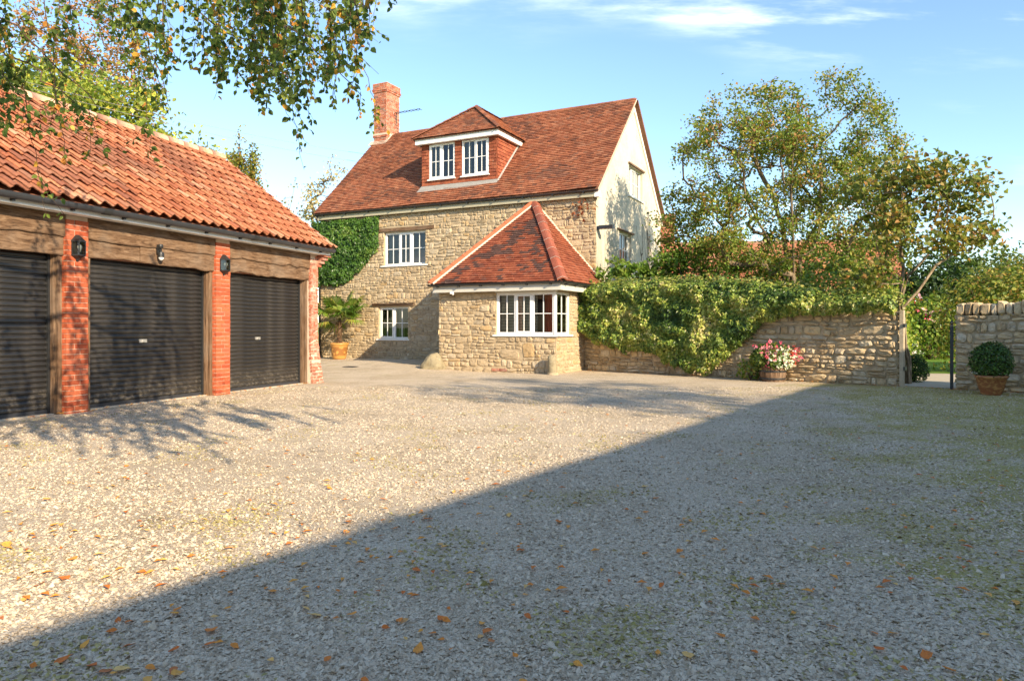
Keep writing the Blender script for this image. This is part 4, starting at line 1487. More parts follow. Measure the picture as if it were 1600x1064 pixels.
# corner window: a wide front face and a narrow side face meeting in one post
window(house, PE, 7.24, 8.975, 1.04, 2.19, [(0.58, False), (0.58, True), (0.66, False)], n=-0.02, sill=0.10, frame=0.055, room=False)
window(house, PES, EY + .055, -2.15, 1.04, 2.19, [(1, False)], n=-0.02, sill=0.0, frame=0.05, room=False)
cp = MB(); cp.box((8.965, EY + .008, 1.0), (S1 - .008, EY + .07, 2.2)); cp.box((8.7, EY - .055, .995), (S1 + .06, EY + .2, 1.038)); cp.box((S1 - .1, EY - .05, .996), (S1 + .06, -2.02, 1.037)); cp.build('corner_post', M['white'], ext)
bl = MB()
for k in range(26):
    z = 1.09 + k * 0.042
    bl.box((7.30, z, -.20), (8.40, z + .030, -.16), P=PE)
bl.build('blind', M['blind'], ext)
rm = MB(); rm.box((ES0 + .3, -2.0, -.1), (S1 - .3, -1.95, 2.3)); rm.box((ES0 + .3, EY + .3, .0), (S1 - .3, -2, .1)); rm.build('room', M['dark'], ext)
ct = MB()
V = []
for zz_ in (1.05, 2.18):
    for i in range(12): V.append(PE(8.62 + .028 * i, zz_, -.20 + .025 * math.sin(i * 2.2)))
ct.add(V, [(i, i + 1, 12 + i + 1, 12 + i) for i in range(11)]); ct.build('curtain', M['curtain_r'], ext)
fb = MB()
fb.box((5.32, EY - .25, 2.225), (9.27, EY - .222, 2.415)); fb.box((9.24, EY - .222, 2.225), (9.27, -0.05, 2.415)); fb.box((5.32, EY - .222, 2.225), (5.35, -0.05, 2.415))
fb.box((5.35, EY - .221, 2.235), (9.24, EY - .01, 2.25)); fb.box((S1 + .01, EY - .01, 2.235), (9.24, -.1, 2.25)); fb.box((7.2, EY - .03, 2.192), (S1 + .03, EY + .05, 2.234)); 
fb.build('fascia', M['fascia'], ext)
XA, XB, XP = (5.28, EY - .31, 2.455), (9.34, EY - .31, 2.455), (6.98, -0.02, 5.19)
XC, XD = (9.34, -0.02, 2.455), (5.28, -0.02, 2.455)
er = MB()
for pl in ([XA, XB, XP], [XB, XC, XP], [XD, XA, XP]):
    er.quad([(p[0], p[1], p[2] - .012) for p in pl]); er.quad([(p[0], p[1], p[2] - .05) for p in pl])
eroof = er.build('extension_roof', M['tile_e'], house)
dt = MB()
def stain(a, b, r):
    n = 0.5 * mnoise.noise(Vector((a * 0.9, b * 0.9, 5.3))) + 0.3 * mnoise.noise(Vector((a * 2.6, b * 2.5, 1.1)))
    h = a - 0.468 * b
    k = n + (0.30 - 0.75 * abs(h - 0.55) if h < 1.6 else -0.22) + r.uniform(-.16, .16)
    return 0.78 if k > 0.02 else (0.5 if r.random() < 0.06 else 0)
tile_plane(dt, [XA, XB, XP], rh, 0.108, 0.168, thick=.022, lift=.016, dark=stain, sag=.03, jit=1.2)
tile_plane(dt, [XB, XC, XP], rh, 0.108, 0.168, thick=.022, lift=.016, sag=.03, jit=1.2)
tile_plane(dt, [XD, XA, XP], rh, 0.098, 0.168, sag=.012)
dt.build('tiling', M['tile_e'], eroof, kind='stuff')
hip_line(M['hip'], eroof, XB, XP, 9, 0.145, 'hip_tile', 0.15, 1.0, 0.03, True)
hip_line(M['hip_new'], eroof, XA, XP, 10, 0.12, 'hip_tile', 0.0, 0.8, 0.04)
mm = MB()
def seam(mb, p, q, r0, r1, off):
    p, q = Vector(p) + Vector(off), Vector(q) + Vector(off)
    pts = [p + (q - p) * (i / 24) + Vector((rh.uniform(-.008, .008),) * 3) for i in range(25)]
    mb.tube(pts, [r0 + (r1 - r0) * i / 24 for i in range(25)], 6)
seam(mm, XA, XP, 0.035, 0.03, (0.10, -.05, 0.015))
seam(mm, XC, XP, 0.075, 0.06, (-.1, -.03, 0.10))
mm.build('mortar_fillet', M['mortar'], eroof)
gt = MB()
def gut_run(mb, p, q, sidev):
    p, q, sd = Vector(p), Vector(q), Vector(sidev)
    for r_ in (0.05, 0.044):
        pts = [sd * (r_ * math.cos(a)) + Vector((0, 0, r_ * math.sin(a))) for a in np.linspace(math.pi, TAU, 7)]
        for i in range(6):
            mb.quad([p + pts[i], q + pts[i], q + pts[i + 1], p + pts[i + 1]])
gut_run(gt, (5.22, EY - .32, 2.445), (9.36, EY - .32, 2.445), (0, 1, 0)); gut_run(gt, (9.35, EY - .33, 2.445), (9.35, -.1, 2.445), (1, 0, 0))
gt.box((5.21, EY - .37, 2.40), (5.22, EY - .27, 2.46))
gut = gt.build('gutter', M['iron'], ext)
for s in np.arange(5.5, 9.3, 0.70):
    g = MB(); g.box((s - .022, EY - .36, 2.37), (s + .022, EY - .251, 2.405)); g.build('bracket', M['iron'], gut)
for y in np.arange(EY, -.3, .7):
    g = MB(); g.box((9.271, y, 2.37), (9.38, y + .03, 2.40)); g.build('bracket', M['gutter'], gut)

# small fittings of the house
sb = thing('alarm_sensor', 'small white sensor box under the eaves board of the low stone extension', 'sensor', tuple(hw(5.95, EY - .235, 2.22)), -TH)
mb = MB(); mb.box((-.05, -.035, -.04), (.05, .03, .03)); mb.build('casing', M['white'], sb)
mb = MB(); mb.lathe([(0, -.07), (.03, -.055), (.04, -.03)], 10, (0.03, -.01, -.01)); mb.build('lens', M['bulb'], sb, smooth=True)
fl = thing('corner_floodlight', 'dark floodlight sticking out from the cream gable corner above the extension roof', 'floodlight', tuple(hw(S1 + .01, .08, 4.30)), -TH)
mb = MB(); mb.box((0, -.06, -.08), (.10, .06, .02)); mb.build('bracket', M['iron'], fl)
mb = MB(); mb.box((.08, -.10, -.07), (.50, .10, .03), jit=.01); mb.build('lamp_head', M['iron'], fl)
mb = MB(); mb.box((.10, -.08, -.085), (.46, .08, -.071)); mb.build('lens', M['bulb'], fl)
ae = thing('television_aerial', 'thin television aerial with short rods fixed to the tall brick chimney', 'aerial', tuple(hw(CS1 + .06, CY0 + .5, 10.0)), -TH)
mb = MB(); mb.tube([(-.06, 0, .15), (.06, 0, .15), (.06, 0, -.3)], .016, 6); mb.build('mast', M['iron'], ae)
dir_ = Vector((1.55, -.45, -.16))
mb = MB(); mb.tube([(.0, 0, .15), Vector((.0, 0, .15)) + dir_], .006, 5); mb.build('boom', M['iron'], ae)
for k in range(8):
    c = Vector((.02, 0, .15)) + dir_ * (0.05 + k * 0.13)
    mb = MB(); mb.tube([c + Vector((.03, .13, 0)), c - Vector((.03, .13, 0))], .010, 5); mb.tube([c + Vector((0, 0, -.02)), c + Vector((0, 0, .03))], .022, 5); mb.build('rod', M['iron'], ae)
# ================================================================== GARDEN WALLS
rw = random.Random(21)


def hit_wall(x, y, n=0.0):
    """a point seen at (x, y) in the photograph, on the garden wall's face moved out by n -> (along, height)"""
    r = Vector(((x - 800) / 1120, 1, (511 - y) / 1120)); o = Vector((0, 0, 1.25))
    P0 = WA + WN * n
    t = (P0 - o).dot(WN) / r.dot(WN)
    p = o + r * t
    return (p - WA).dot(WU), p.z


IVT = [hit_wall(x, y, .4) for x, y in ((885, 462), (905, 447), (940, 440), (1000, 437), (1100, 436), (1180, 440), (1230, 447), (1300, 458), (1403, 463))]
IVB = [hit_wall(x, y, .4) for x, y in ((885, 498), (915, 531), (960, 546), (1010, 550), (1050, 574), (1085, 584), (1105, 580), (1130, 557), (1165, 527), (1185, 503), (1230, 493), (1290, 491), (1350, 486), (1403, 488))]


def pl(tab, a):
    if a <= tab[0][0]: return tab[0][1]
    for (a0, b0), (a1, b1) in zip(tab, tab[1:]):
        if a0 <= a <= a1: return b0 + (b1 - b0) * (a - a0) / (a1 - a0)
    return tab[-1][1]


WROT = math.atan2(WU.y, WU.x)
WLOC = lambda a, b, n: (a, -n, b)       # garden-wall local: x along, -y out towards the yard (WN)
assert abs(Vector((math.cos(WROT - math.pi / 2), math.sin(WROT - math.pi / 2), 0)).dot(WN)) > 0.99
WSG = 1 if Vector((math.cos(WROT - math.pi / 2), math.sin(WROT - math.pi / 2), 0)).dot(WN) > 0 else -1
WLOC = lambda a, b, n: (a, -n * WSG, b)


def masonry_wall(label, a0, a1, h, keep, ends, coping=None, seed=0):
    r = random.Random(seed)
    root = thing('garden_wall', label, 'wall', tuple(ww(a0, 0, 0)), WROT)
    L_ = a1 - a0
    core = MB(); core.box((0.012, -0.2, -.4), (L_ - 0.012, h - 0.02, -0.002), P=lambda a, b, n: WLOC(a, b, n))
    c = core.build('wall_core', M['mortar_s'], root)
    toW2 = lambda p: ww(a0 + p[0], 0, p[2])
    pcs = []
    for cell in stone_cells(r, 0, L_, -0.08, h, [], keep=keep, hmin=0.085, hmax=0.23, wmin=0.16, wmax=0.50):
        V, F, t = stone_geo(r, cell, WLOC, 0.045, gap=0.006, rough=1.3)
        w = toW2(V[-1]); pcs.append((V, F, t, (cell[1] - cell[0]) * (cell[3] - cell[2]) / w.y))
    for e in ends:
        PEE = (lambda a, b, n: WLOC(L_ + n, b, -a)) if e > 0 else (lambda a, b, n: WLOC(-n, b, -a))
        for cell in stone_cells(r, 0.0, 0.40, -0.08, h, [], hmin=0.10, hmax=0.24, wmin=0.2, wmax=0.45):
            V, F, t = stone_geo(r, cell, PEE, 0.02, gap=0.006)
            pcs.append((V, F, t, 0.004))
    lay_stones(pcs, 'stone', M['stone_w'], root, None, 300, 'stonework')
    if coping:
        x = 0.0
        while x < L_ - .05:
            w = r.uniform(0.09, 0.24); hh = coping * r.uniform(0.75, 1.12)
            mb = MB(); K = 9
            cx = x + w / 2
            def cp_(u, v, n): return WLOC(cx + u, h - 0.03 + v, n)
            # an upright rough stone through the whole thickness of the wall
            ring = []
            for k in range(K):
                q = TAU * k / K
                e = 0.6
                ring.append((math.copysign(abs(math.cos(q)) ** e, math.cos(q)) * w * .5 * r.uniform(.88, 1.0), hh / 2 + math.copysign(abs(math.sin(q)) ** e, math.sin(q)) * hh / 2 * r.uniform(.85, 1.05)))
            V = []; ln = r.uniform(-.06, .06)
            for (sc, n) in ((0.75, .055), (1, .02), (1, -.38), (.8, -.41)):
                for (u, v) in ring: V.append(cp_(u * sc + ln * v, hh / 2 + (v - hh / 2) * sc, n + r.uniform(-.012, .012)))
            F = [(i * K + k, (i + 1) * K + k, (i + 1) * K + (k + 1) % K, i * K + (k + 1) % K) for i in range(3) for k in range(K)]
            F += [tuple(range(K)), tuple(range(4 * K - 1, 3 * K - 1, -1))]
            mb.add(V, F, (r.random(), r.random(), 0))
            mb.build('coping_stone', M['stone_w'], root)
            x += w * 0.97
    return root


WH = 1.60
masonry_wall('long rubble stone garden wall running from the house to the gateway, half hidden by ivy', 0.0, WLEN, WH,
             lambda a, b: not (pl(IVB, a) + 0.22 < b < pl(IVT, a) and a < WLEN - 1.2 or pl(IVB, a) + 0.4 < b), [1], None, 31)
masonry_wall('short rubble stone wall with upright coping stones to the right of the gateway', WLEN + 1.06, WLEN + 5.2, 1.50, None, [-1], 0.29, 32)

# pale post put in for the sunlit wall end, open iron gate
gp = thing('wall_end_post', 'narrow pale post standing in for the sunlit end of the long garden wall', 'post', tuple(ww(WLEN + 0.085, 0.0, 0)), WROT)
mb = MB(); mb.box((-.035, -.05, -.05), (.035, .05, 1.60), jit=.006); mb.build('shaft', M['sunlit_tone'], gp)
mb = MB(); mb.box((.04, -.075, .35), (.07, .075, .42)); mb.box((.04, -.075, 1.25), (.07, .075, 1.32)); mb.build('latch_strap', M['iron'], gp)
gdir = math.atan2(0.86, 0.50)
gt_ = thing('iron_gate', 'black iron garden gate standing open and seen edge on against the short wall', 'gate', tuple(ww(WLEN + 0.985, -0.02, 0)), gdir)
mb = MB(); mb.box((-.035, -.03, -.05), (.02, .03, 1.30)); mb.lathe([(0, 1.40), (.018, 1.37), (.035, 1.33), (.02, 1.30)], 8, (-.008, 0, 0)); mb.build('hinge_post', M['iron'], gt_)
for z in (.10, .62, 1.12):
    mb = MB(); mb.box((.03, -.012, z), (.98, .012, z + .035)); mb.build('rail', M['iron'], gt_)
for k in range(9):
    mb = MB(); x = .05 + k * .113; zt = 1.20 + .05 * math.sin(math.pi * k / 8); mb.tube([(x, 0, .06), (x, 0, zt)], .009, 6); mb.lathe([(.0, .05), (.016, .02), (.008, 0)], 6, (x, 0, zt)); mb.build('bar', M['iron'], gt_)

# boulder, stone bollard, drain cover
def boulder(name, label, cat, c, rad, seed, mat):
    import bmesh
    bm = bmesh.new(); bmesh.ops.create_icosphere(bm, subdivisions=4, radius=1)
    for v in bm.verts:
        d = v.co.copy()
        s = 1 + 0.20 * mnoise.noise(d * 1.1 + Vector((seed, 0, 0))) + 0.09 * mnoise.noise(d * 2.6 + Vector((0, seed, 0))) + 0.03 * mnoise.noise(d * 7)
        m = max(abs(d.x), abs(d.y), abs(d.z))
        v.co = d * s * (1 / m) ** 0.15
        if v.co.z > 0: v.co.x *= 1 - .35 * v.co.z; v.co.y *= 1 - .3 * v.co.z
        v.co.x *= rad[0]; v.co.y *= rad[1]; v.co.z *= rad[2]
    me = bpy.data.meshes.new(name); bm.to_mesh(me); bm.free(); me.materials.append(mat)
    for p in me.polygons: p.use_smooth = True
    o = link(name, me, None, label, cat); o.location = c
    return o


rc = img(686, 576, gz(-2.1, 21.6))
boulder('boulder', 'rounded pale boulder leaning against the left corner of the low stone extension', 'boulder', (-2.25, 20.58, .12), (.37, .33, .38), 5.0, M['boulder'])
sb_ = thing('stone_bollard', 'leaning round stone bollard at the foot of the right corner of the low extension', 'bollard', tuple(hw(S1 - .0, EY - .22, 0.0)), -TH)
mb = MB(); mb.lathe([(.125, -.1), (.125, .02), (.12, .2), (.112, .40), (.10, .48), (.06, .515), (0, .52)], 18, (0, 0, 0), jit=.015)
mb.V = [(x - z * .07, y, z) for x, y, z in mb.V]
mb.build('shaft', M['boulder'], sb_, smooth=True)
mb = MB(); mb.lathe([(.16, -.05), (.15, .03), (.12, .055)], 14, (0, 0, 0), jit=.06); mb.build('footing', M['mortar_s'], sb_)
pp = img(548, 574, .05); pp.z = gz(pp.x, pp.y)
dcv = thing('drain_cover', 'dark rectangular drain cover set in the gravel near the potted palm', 'drain cover', tuple(pp), -TH)
mb = MB(); mb.box((-.20, -.14, -.02), (.20, .14, .012)); mb.build('frame', M['iron'], dcv)
for k in range(6): mb = MB(); mb.box((-.17, -.115 + k * .04, .013), (.17, -.092 + k * .04, .02)); mb.build('bar', M['iron'], dcv)

# ================================================================== BUILDINGS BEYOND AND BESIDE THE YARD
# tiled outbuilding behind the garden trees
bn = thing('garden_barn', 'long low barn with a red pantile roof half hidden behind the garden trees', 'barn', (5.2, 31.5, 0), math.atan2(-2.2, 12.0))
BL = 11.3; rb_ = random.Random(5)
mb = MB(); mb.box((0, 0, -.1), (BL, 6, 2.7)); mb.add([(BL, 0, 2.7), (BL, 6, 2.7), (BL, 3, 4.95)], [(0, 1, 2)]); mb.add([(0, 0, 2.7), (0, 6, 2.7), (0, 3, 4.95)], [(0, 2, 1)])
mb.build('wall', M['stone_w'], bn)
mb = MB()
for i in range(13):
    f0, f1 = i / 13, (i + 1) / 13
    y0, z0, y1, z1 = -.3 + 3.3 * f0, 2.55 + 2.6 * f0, -.3 + 3.3 * f1, 2.55 + 2.6 * f1
    x = -.2
    while x < BL + .2:
        t = (rb_.random(), rb_.random(), 0.3 if rb_.random() < .2 else 0)
        mb.add([(x, y0, z0 + .045), (x + .12, y0, z0 + .085), (x + .235, y0, z0 + .045), (x, y1, z1 + .02), (x + .12, y1, z1 + .06), (x + .235, y1, z1 + .02), (x, y0, z0 + .02), (x + .12, y0, z0 + .06), (x + .235, y0, z0 + .02)], [(0, 1, 4, 3), (1, 2, 5, 4), (6, 7, 1, 0), (7, 8, 2, 1)], t)
        x += .24
mb.quad([(-.2, 3, 5.12), (BL + .2, 3, 5.12), (BL + .2, 6.3, 2.5), (-.2, 6.3, 2.5)]); mb.quad([(-.2, -.3, 2.53), (BL + .2, -.3, 2.53), (BL + .2, 3, 5.13), (-.2, 3, 5.13)])
br = mb.build('roof', M['pantile'], bn, kind='stuff')
mb = MB(); mb.tube([(-.2, 3, 5.16), (BL + .2, 3, 5.16)], .11, 8); mb.build('ridge', M['ridge'], bn)
mb = MB(); mb.box((1.2, 2.5, 3.5), (2.0, 3.4, 6.55)); mb.box((1.15, 2.45, 6.3), (2.05, 3.45, 6.5)); brick_stack(mb, rb_, 1.2, 2.0, 2.5, 3.4, 4.2, 6.3); mb.build('chimney', M['brick_ch'], bn)
# the barn to the right of the camera whose roof shades the near half of the yard
SB = thing('cart_barn', 'long stone cart barn beside the yard to the right of the viewpoint', 'barn', (6.92 - .565 * 24, -2.9 - .825 * 24, 0), math.atan2(.825, .565))
LB = 38.0
mb = MB(); mb.box((0, -2.6, -.1), (LB, 2.6, 2.75)); mb.add([(LB, -2.6, 2.75), (LB, 2.6, 2.75), (LB, 0, 4.85)], [(0, 1, 2)]); mb.add([(0, -2.6, 2.75), (0, 2.6, 2.75), (0, 0, 4.85)], [(0, 2, 1)])
mb.build('wall', M['stone_w'], SB)
mb = MB()
for s in (-1, 1):
    k = 60
    for i in range(k):
        x0, x1 = -.25 + (LB + .5) * i / k, -.25 + (LB + .5) * (i + 1) / k
        w = lambda x: .05 * mnoise.noise(Vector((x * .6, s, 0))) + .03 * mnoise.noise(Vector((x * 3.1, s, 0)))
        for j in range(8):
            f0, f1 = j / 8, (j + 1) / 8
            mb.quad([(x0, s * (2.9 - 2.9 * f0), 2.69 + 2.45 * f0 + w(x0)), (x1, s * (2.9 - 2.9 * f0), 2.69 + 2.45 * f0 + w(x1)), (x1, s * (2.9 - 2.9 * f1), 2.72 + 2.45 * f1 + w(x1)), (x0, s * (2.9 - 2.9 * f1), 2.72 + 2.45 * f1 + w(x0))], (rb_.random(), .5, 0))
mb.build('roof', M['tile'], SB)

# overhead wires
for i, (pa, pb, lab) in enumerate((((180, 142, 22), (570, 230, 33), 'upper of two thin overhead wires crossing the sky left of the chimney'), ((180, 152, 22), (566, 243, 33), 'lower of two thin overhead wires crossing the sky left of the chimney'))):
    w3 = lambda q: Vector(((q[0] - 800) / 1120 * q[2], q[2], 1.25 + (511 - q[1]) / 1120 * q[2]))
    A0, B0 = w3(pa), w3(pb)
    A0 = A0 + (A0 - B0) * 0.6; B0 = B0 + (B0 - A0) * 0.25
    pts = [A0 + (B0 - A0) * (k / 24) - Vector((0, 0, .5 * 4 * (k / 24) * (1 - k / 24))) for k in range(25)]
    mb = MB(); mb.tube(pts, .0065, 4); mb.build('overhead_wire', M['lead'], None, label=lab, cat='wire')
# ================================================================== PLANTS
def noise_arr(P_, sc, seed):
    return np.array([mnoise.noise(Vector((p[0] * sc + seed, p[1] * sc, p[2] * sc + seed * .7))) for p in P_])


def in_ellipsoid(n, c, r, thr=None, sc=0.9, seed=1.0, shell=0.0):
    out = []
    while len(out) < n:
        d = rng.normal(size=3); d /= np.linalg.norm(d)
        f = rng.uniform(shell ** 3, 1) ** (1 / 3)
        p = np.array(c) + d * f * np.array(r)
        if thr is not None and mnoise.noise(Vector(p * sc) + Vector((seed, seed * 2, 0))) < thr: continue
        out.append(p)
    return np.array(out)


def make_tree(name, label, cat, base, stems, crowns, bark=(0.20, 0.16, 0.11), tip_r=0.006, leaf=None, seed=1, group=None, seg=0.32, rpow=0.5, minz=None):
    """branches grown from the stems out to points spread through the crown, then leaves on the twigs"""
    r = np.random.default_rng(seed)
    base = Vector(base)
    root = thing(name, label, cat, tuple(base), 0, group)
    nodes = []; par = []
    for st in stems:
        prev = -1
        pts = [np.array(q, float) for q in st]
        for i, p in enumerate(pts):
            if i == 0:
                nodes.append(p); par.append(-1); prev = len(nodes) - 1; continue
            a = nodes[prev]; d = np.linalg.norm(p - a); k = max(1, int(d / seg))
            for j in range(1, k + 1):
                q = a + (p - a) * (j / k) + (r.normal(size=3) * 0.018 if j < k else 0)
                nodes.append(q); par.append(prev); prev = len(nodes) - 1
    tips = []
    att = np.concatenate([in_ellipsoid(n, np.array(c), rr, thr, 0.8 if max(rr) > 1.5 else 1.6, seed + i) for i, (c, rr, n, thr) in enumerate(crowns)])
    b0 = np.mean([np.array(s[0], float) for s in stems], axis=0)
    order = np.argsort(np.linalg.norm(att - b0, axis=1) + r.normal(size=len(att)) * 0.25)
    for ai in order:
        a = att[ai]
        N_ = np.array(nodes)
        dv = a - N_
        dist = np.linalg.norm(dv, axis=1)
        cost = dist + 0.9 * np.maximum(0, N_[:, 2] - a[2]) + 0.25 * np.maximum(0, 1.0 - N_[:, 2])
        i = int(np.argmin(cost))
        d = dist[i]
        if d < 0.08: continue
        pd = N_[i] - N_[par[i]] if par[i] >= 0 else np.array((0, 0, 1.0))
        pd = pd / (np.linalg.norm(pd) + 1e-9)
        ctrl = N_[i] + pd * d * 0.35 + np.array((0, 0, d * 0.10))
        k = max(2, int(d / seg) + 1); prev = i
        for j in range(1, k + 1):
            f = j / k
            q = (1 - f) ** 2 * N_[i] + 2 * f * (1 - f) * ctrl + f * f * a + r.normal(size=3) * 0.02
            nodes.append(q); par.append(prev); prev = len(nodes) - 1
        tips.append(prev)
    n = len(nodes)
    cnt = np.zeros(n); kids = [[] for _ in range(n)]
    for i in range(n):
        if par[i] >= 0: kids[par[i]].append(i)
    for i in range(n - 1, -1, -1):
        if not kids[i]: cnt[i] = 1
        else: cnt[i] = sum(cnt[k] for k in kids[i])
    rad = tip_r * cnt ** rpow
    mb = MB()
    stack = [i for i in range(n) if par[i] < 0]
    starts = [(i, None) for i in stack]
    while starts:
        i, p = starts.pop()
        chain = [p] if p is not None else []
        c = i
        while True:
            chain.append(c)
            if not kids[c]: break
            ks = sorted(kids[c], key=lambda q: -cnt[q])
            for q in ks[1:]: starts.append((q, c))
            c = ks[0]
        if len(chain) < 2: continue
        rr = [min(rad[q], rad[chain[1]] if len(chain) > 1 and p is not None else 9) for q in chain]
        ns = 8 if rr[0] > .05 else (5 if rr[0] > .018 else 3)
        mb.tube([nodes[q] for q in chain], rr, ns, tuple(np.array(bark) * r.uniform(.85, 1.15)), caps=False)
    mb.build('trunk', M['bark'], root, smooth=True)
    # leaves
    if leaf:
        parts = []
        src = [i for i in range(n) if cnt[i] <= leaf.get('maxc', 2)]
        N_ = np.array(nodes)[src]
        m = leaf['n']
        idx = r.integers(0, len(N_), m)
        pos = N_[idx] + r.normal(size=(m, 3)) * np.array(leaf['spread'])
        if minz is not None: pos = pos[pos[:, 2] > minz]; m = len(pos)
        nrm = r.normal(size=(m, 3)) + np.array((0.25, -0.35, 0.75))
        size = r.uniform(*leaf['size'], m)
        # each clump of leaves leans to its own colour
        cl = r.integers(0, 60, len(N_))[idx][:m] if len(idx) >= m else r.integers(0, 60, m)
        cols = np.asarray(leaf['cols'], float)
        cc = cols[r.choice(len(cols), 60, p=np.asarray(leaf['w']) / np.sum(leaf['w']))]
        tint = np.where(r.random((m, 1)) < 0.55, cc[cl], pick(cols, m, 0.0, leaf['w'])) * r.uniform(.75, 1.25, (m, 1))
        parts.append(leaf_geo(pos, nrm, size, np.clip(tint, 0, 1), leaf.get('tmpl', 'quad')))
        leaf_obj('crown', parts, M['leaf'], root)
    return root


def bush(name, label, cat, base, rad, n, size, cols, w=None, tmpl='quad', seed=1, group=None, flowers=None, mat='leaf', lump=0.25, stemc=(.16, .12, .08), zlow=0.0, root=None, part='foliage'):
    r = np.random.default_rng(seed)
    if root is None: root = thing(name, label, cat, tuple(base), 0, group)
    d = unit(r.normal(size=(n, 3)))
    d[:, 2] = np.where((d[:, 2] < -0.55) & (r.random(n) < .5), -d[:, 2], d[:, 2])
    f = r.uniform(0.30, 1, n) ** 0.42
    l = 1 + lump * noise_arr(d * 1.0, 2.2, seed) + lump * .5 * noise_arr(d * 1.0, 5.0, seed + 3)
    pos = d * (f * l)[:, None] * np.array(rad) + np.array((0, 0, rad[2] * 0.75 + zlow))
    keep = pos[:, 2] > 0.02 + zlow * .8
    pos, d = pos[keep], d[keep]; m = len(pos)
    nrm = d + r.normal(size=(m, 3)) * 0.55 + np.array((0, 0, .25))
    tint = pick(cols, m, 0.25, w)
    leaf_obj(part, [leaf_geo(pos, nrm, r.uniform(*size, m), tint, tmpl)], M[mat], root)
    mb = MB()
    for k in range(9):
        q = TAU * k / 9 + r.uniform(-.2, .2)
        e = np.array((math.cos(q) * rad[0] * .6, math.sin(q) * rad[1] * .6, rad[2] * r.uniform(.8, 1.4) + zlow))
        mb.tube([(e[0] * .05, e[1] * .05, zlow * .6), tuple(e * .5 + np.array((0, 0, .1 * rad[2]))), tuple(e)], [.03 * max(rad), .018 * max(rad), .006 * max(rad)], 5, stemc, caps=False)
    mb.build('stem', M['bark'], root)
    if flowers:
        nf, fs, fc = flowers
        dd = unit(r.normal(size=(nf, 3)) + np.array((-.35, -.75, .35)))
        pp_ = dd * np.array(rad) * r.uniform(.95, 1.12, (nf, 1)) + np.array((0, 0, rad[2] * .75 + zlow))
        pp_ = np.repeat(pp_, 5, axis=0); dd = np.repeat(dd, 5, axis=0)
        leaf_obj('blossom', [leaf_geo(pp_ + r.normal(size=pp_.shape) * fs * .25, dd + r.normal(size=dd.shape) * .5, r.uniform(.6, 1.1, len(pp_)) * fs, np.repeat(pick(fc, nf, .15), 5, axis=0), 'oval')], M['petal'], root)
    return root


GREEN = [(.060, .115, .018), (.095, .165, .026), (.14, .20, .035), (.030, .062, .012)]

# ---- ivy on the garden wall: one leafy mass hanging over it
def ivy_sheet(label, frame_loc, frame_rz, PX, a0, a1, top, bot, thick, n, size, cols, w, seed, lump=0.5, name='ivy', up=(.25, .6)):
    r = np.random.default_rng(seed)
    root = thing(name, label, 'ivy', frame_loc, frame_rz)
    pos = []; nrm = []; tint = []
    cols = np.asarray(cols, float); w = np.asarray(w, float) / np.sum(w)
    def surf(a, b, tp, bt):
        f = (b - bt) / max(tp - bt, .05)
        edge = min(1.0, (tp - b) / .22 + .25, (b - bt) / .30 + .18, (a - a0) / .25 + .2, (a1 - a) / .2 + .3)
        lumpv = 1 + lump * (mnoise.noise(Vector((a * 2.4, b * 2.9, seed))) + .6 * mnoise.noise(Vector((a * 6.1, b * 6.5, seed + 4))))
        return thick * max(.12, edge) ** .6 * max(.15, lumpv)
    while len(pos) < n:
        a = r.uniform(a0, a1)
        tp = top(a) + .10 * mnoise.noise(Vector((a * 3.2, 0, seed))); bt = bot(a) + .16 * mnoise.noise(Vector((a * 4.1, 5, seed)))
        if tp - bt < 0.04: continue
        if r.random() > (tp - bt) / 2.2: continue
        b = r.uniform(bt, tp)
        s = surf(a, b, tp, bt)
        e = .06
        ga = (surf(a + e, b, tp, bt) - surf(a - e, b, tp, bt)) / (2 * e); gb_ = (surf(a, b + e, tp, bt) - surf(a, b - e, tp, bt)) / (2 * e)
        pos.append(PX(a, b, s * r.uniform(.84, 1.03) + r.uniform(0, .03)))
        q = Vector(PX(-ga * .8 + up[0], -gb_ * .8 + up[1], 1)) - Vector(PX(0, 0, 0))
        nrm.append((q.x + r.normal() * .45, q.y + r.normal() * .45, q.z + r.normal() * .45))
        k = mnoise.noise(Vector((a * 1.1, b * 1.6, seed + 11))) + r.normal() * .28
        ci = int(np.clip(np.searchsorted(np.cumsum(w), np.clip(.5 + k * .75, 0, .999)), 0, len(cols) - 1))
        tint.append(cols[ci] * r.uniform(.75, 1.25))
    m = len(pos)
    down = np.array([(0, 0, -1.0)] * m) + r.normal(size=(m, 3)) * .6
    leaf_obj('leaves', [leaf_geo(np.array(pos), np.array(nrm), r.uniform(*size, m), np.clip(np.array(tint), 0, 1), 'ivy', down)], M['ivy'], root)
    # the dense inner growth behind the outer leaves
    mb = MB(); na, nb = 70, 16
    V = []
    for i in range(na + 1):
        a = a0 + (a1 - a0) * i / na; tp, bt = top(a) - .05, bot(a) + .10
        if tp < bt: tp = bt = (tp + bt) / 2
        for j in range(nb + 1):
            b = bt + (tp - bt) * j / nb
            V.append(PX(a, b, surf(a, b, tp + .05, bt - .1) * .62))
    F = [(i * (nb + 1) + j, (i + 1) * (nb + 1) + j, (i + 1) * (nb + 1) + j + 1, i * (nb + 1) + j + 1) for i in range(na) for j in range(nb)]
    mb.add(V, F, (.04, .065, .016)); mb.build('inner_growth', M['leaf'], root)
    return root


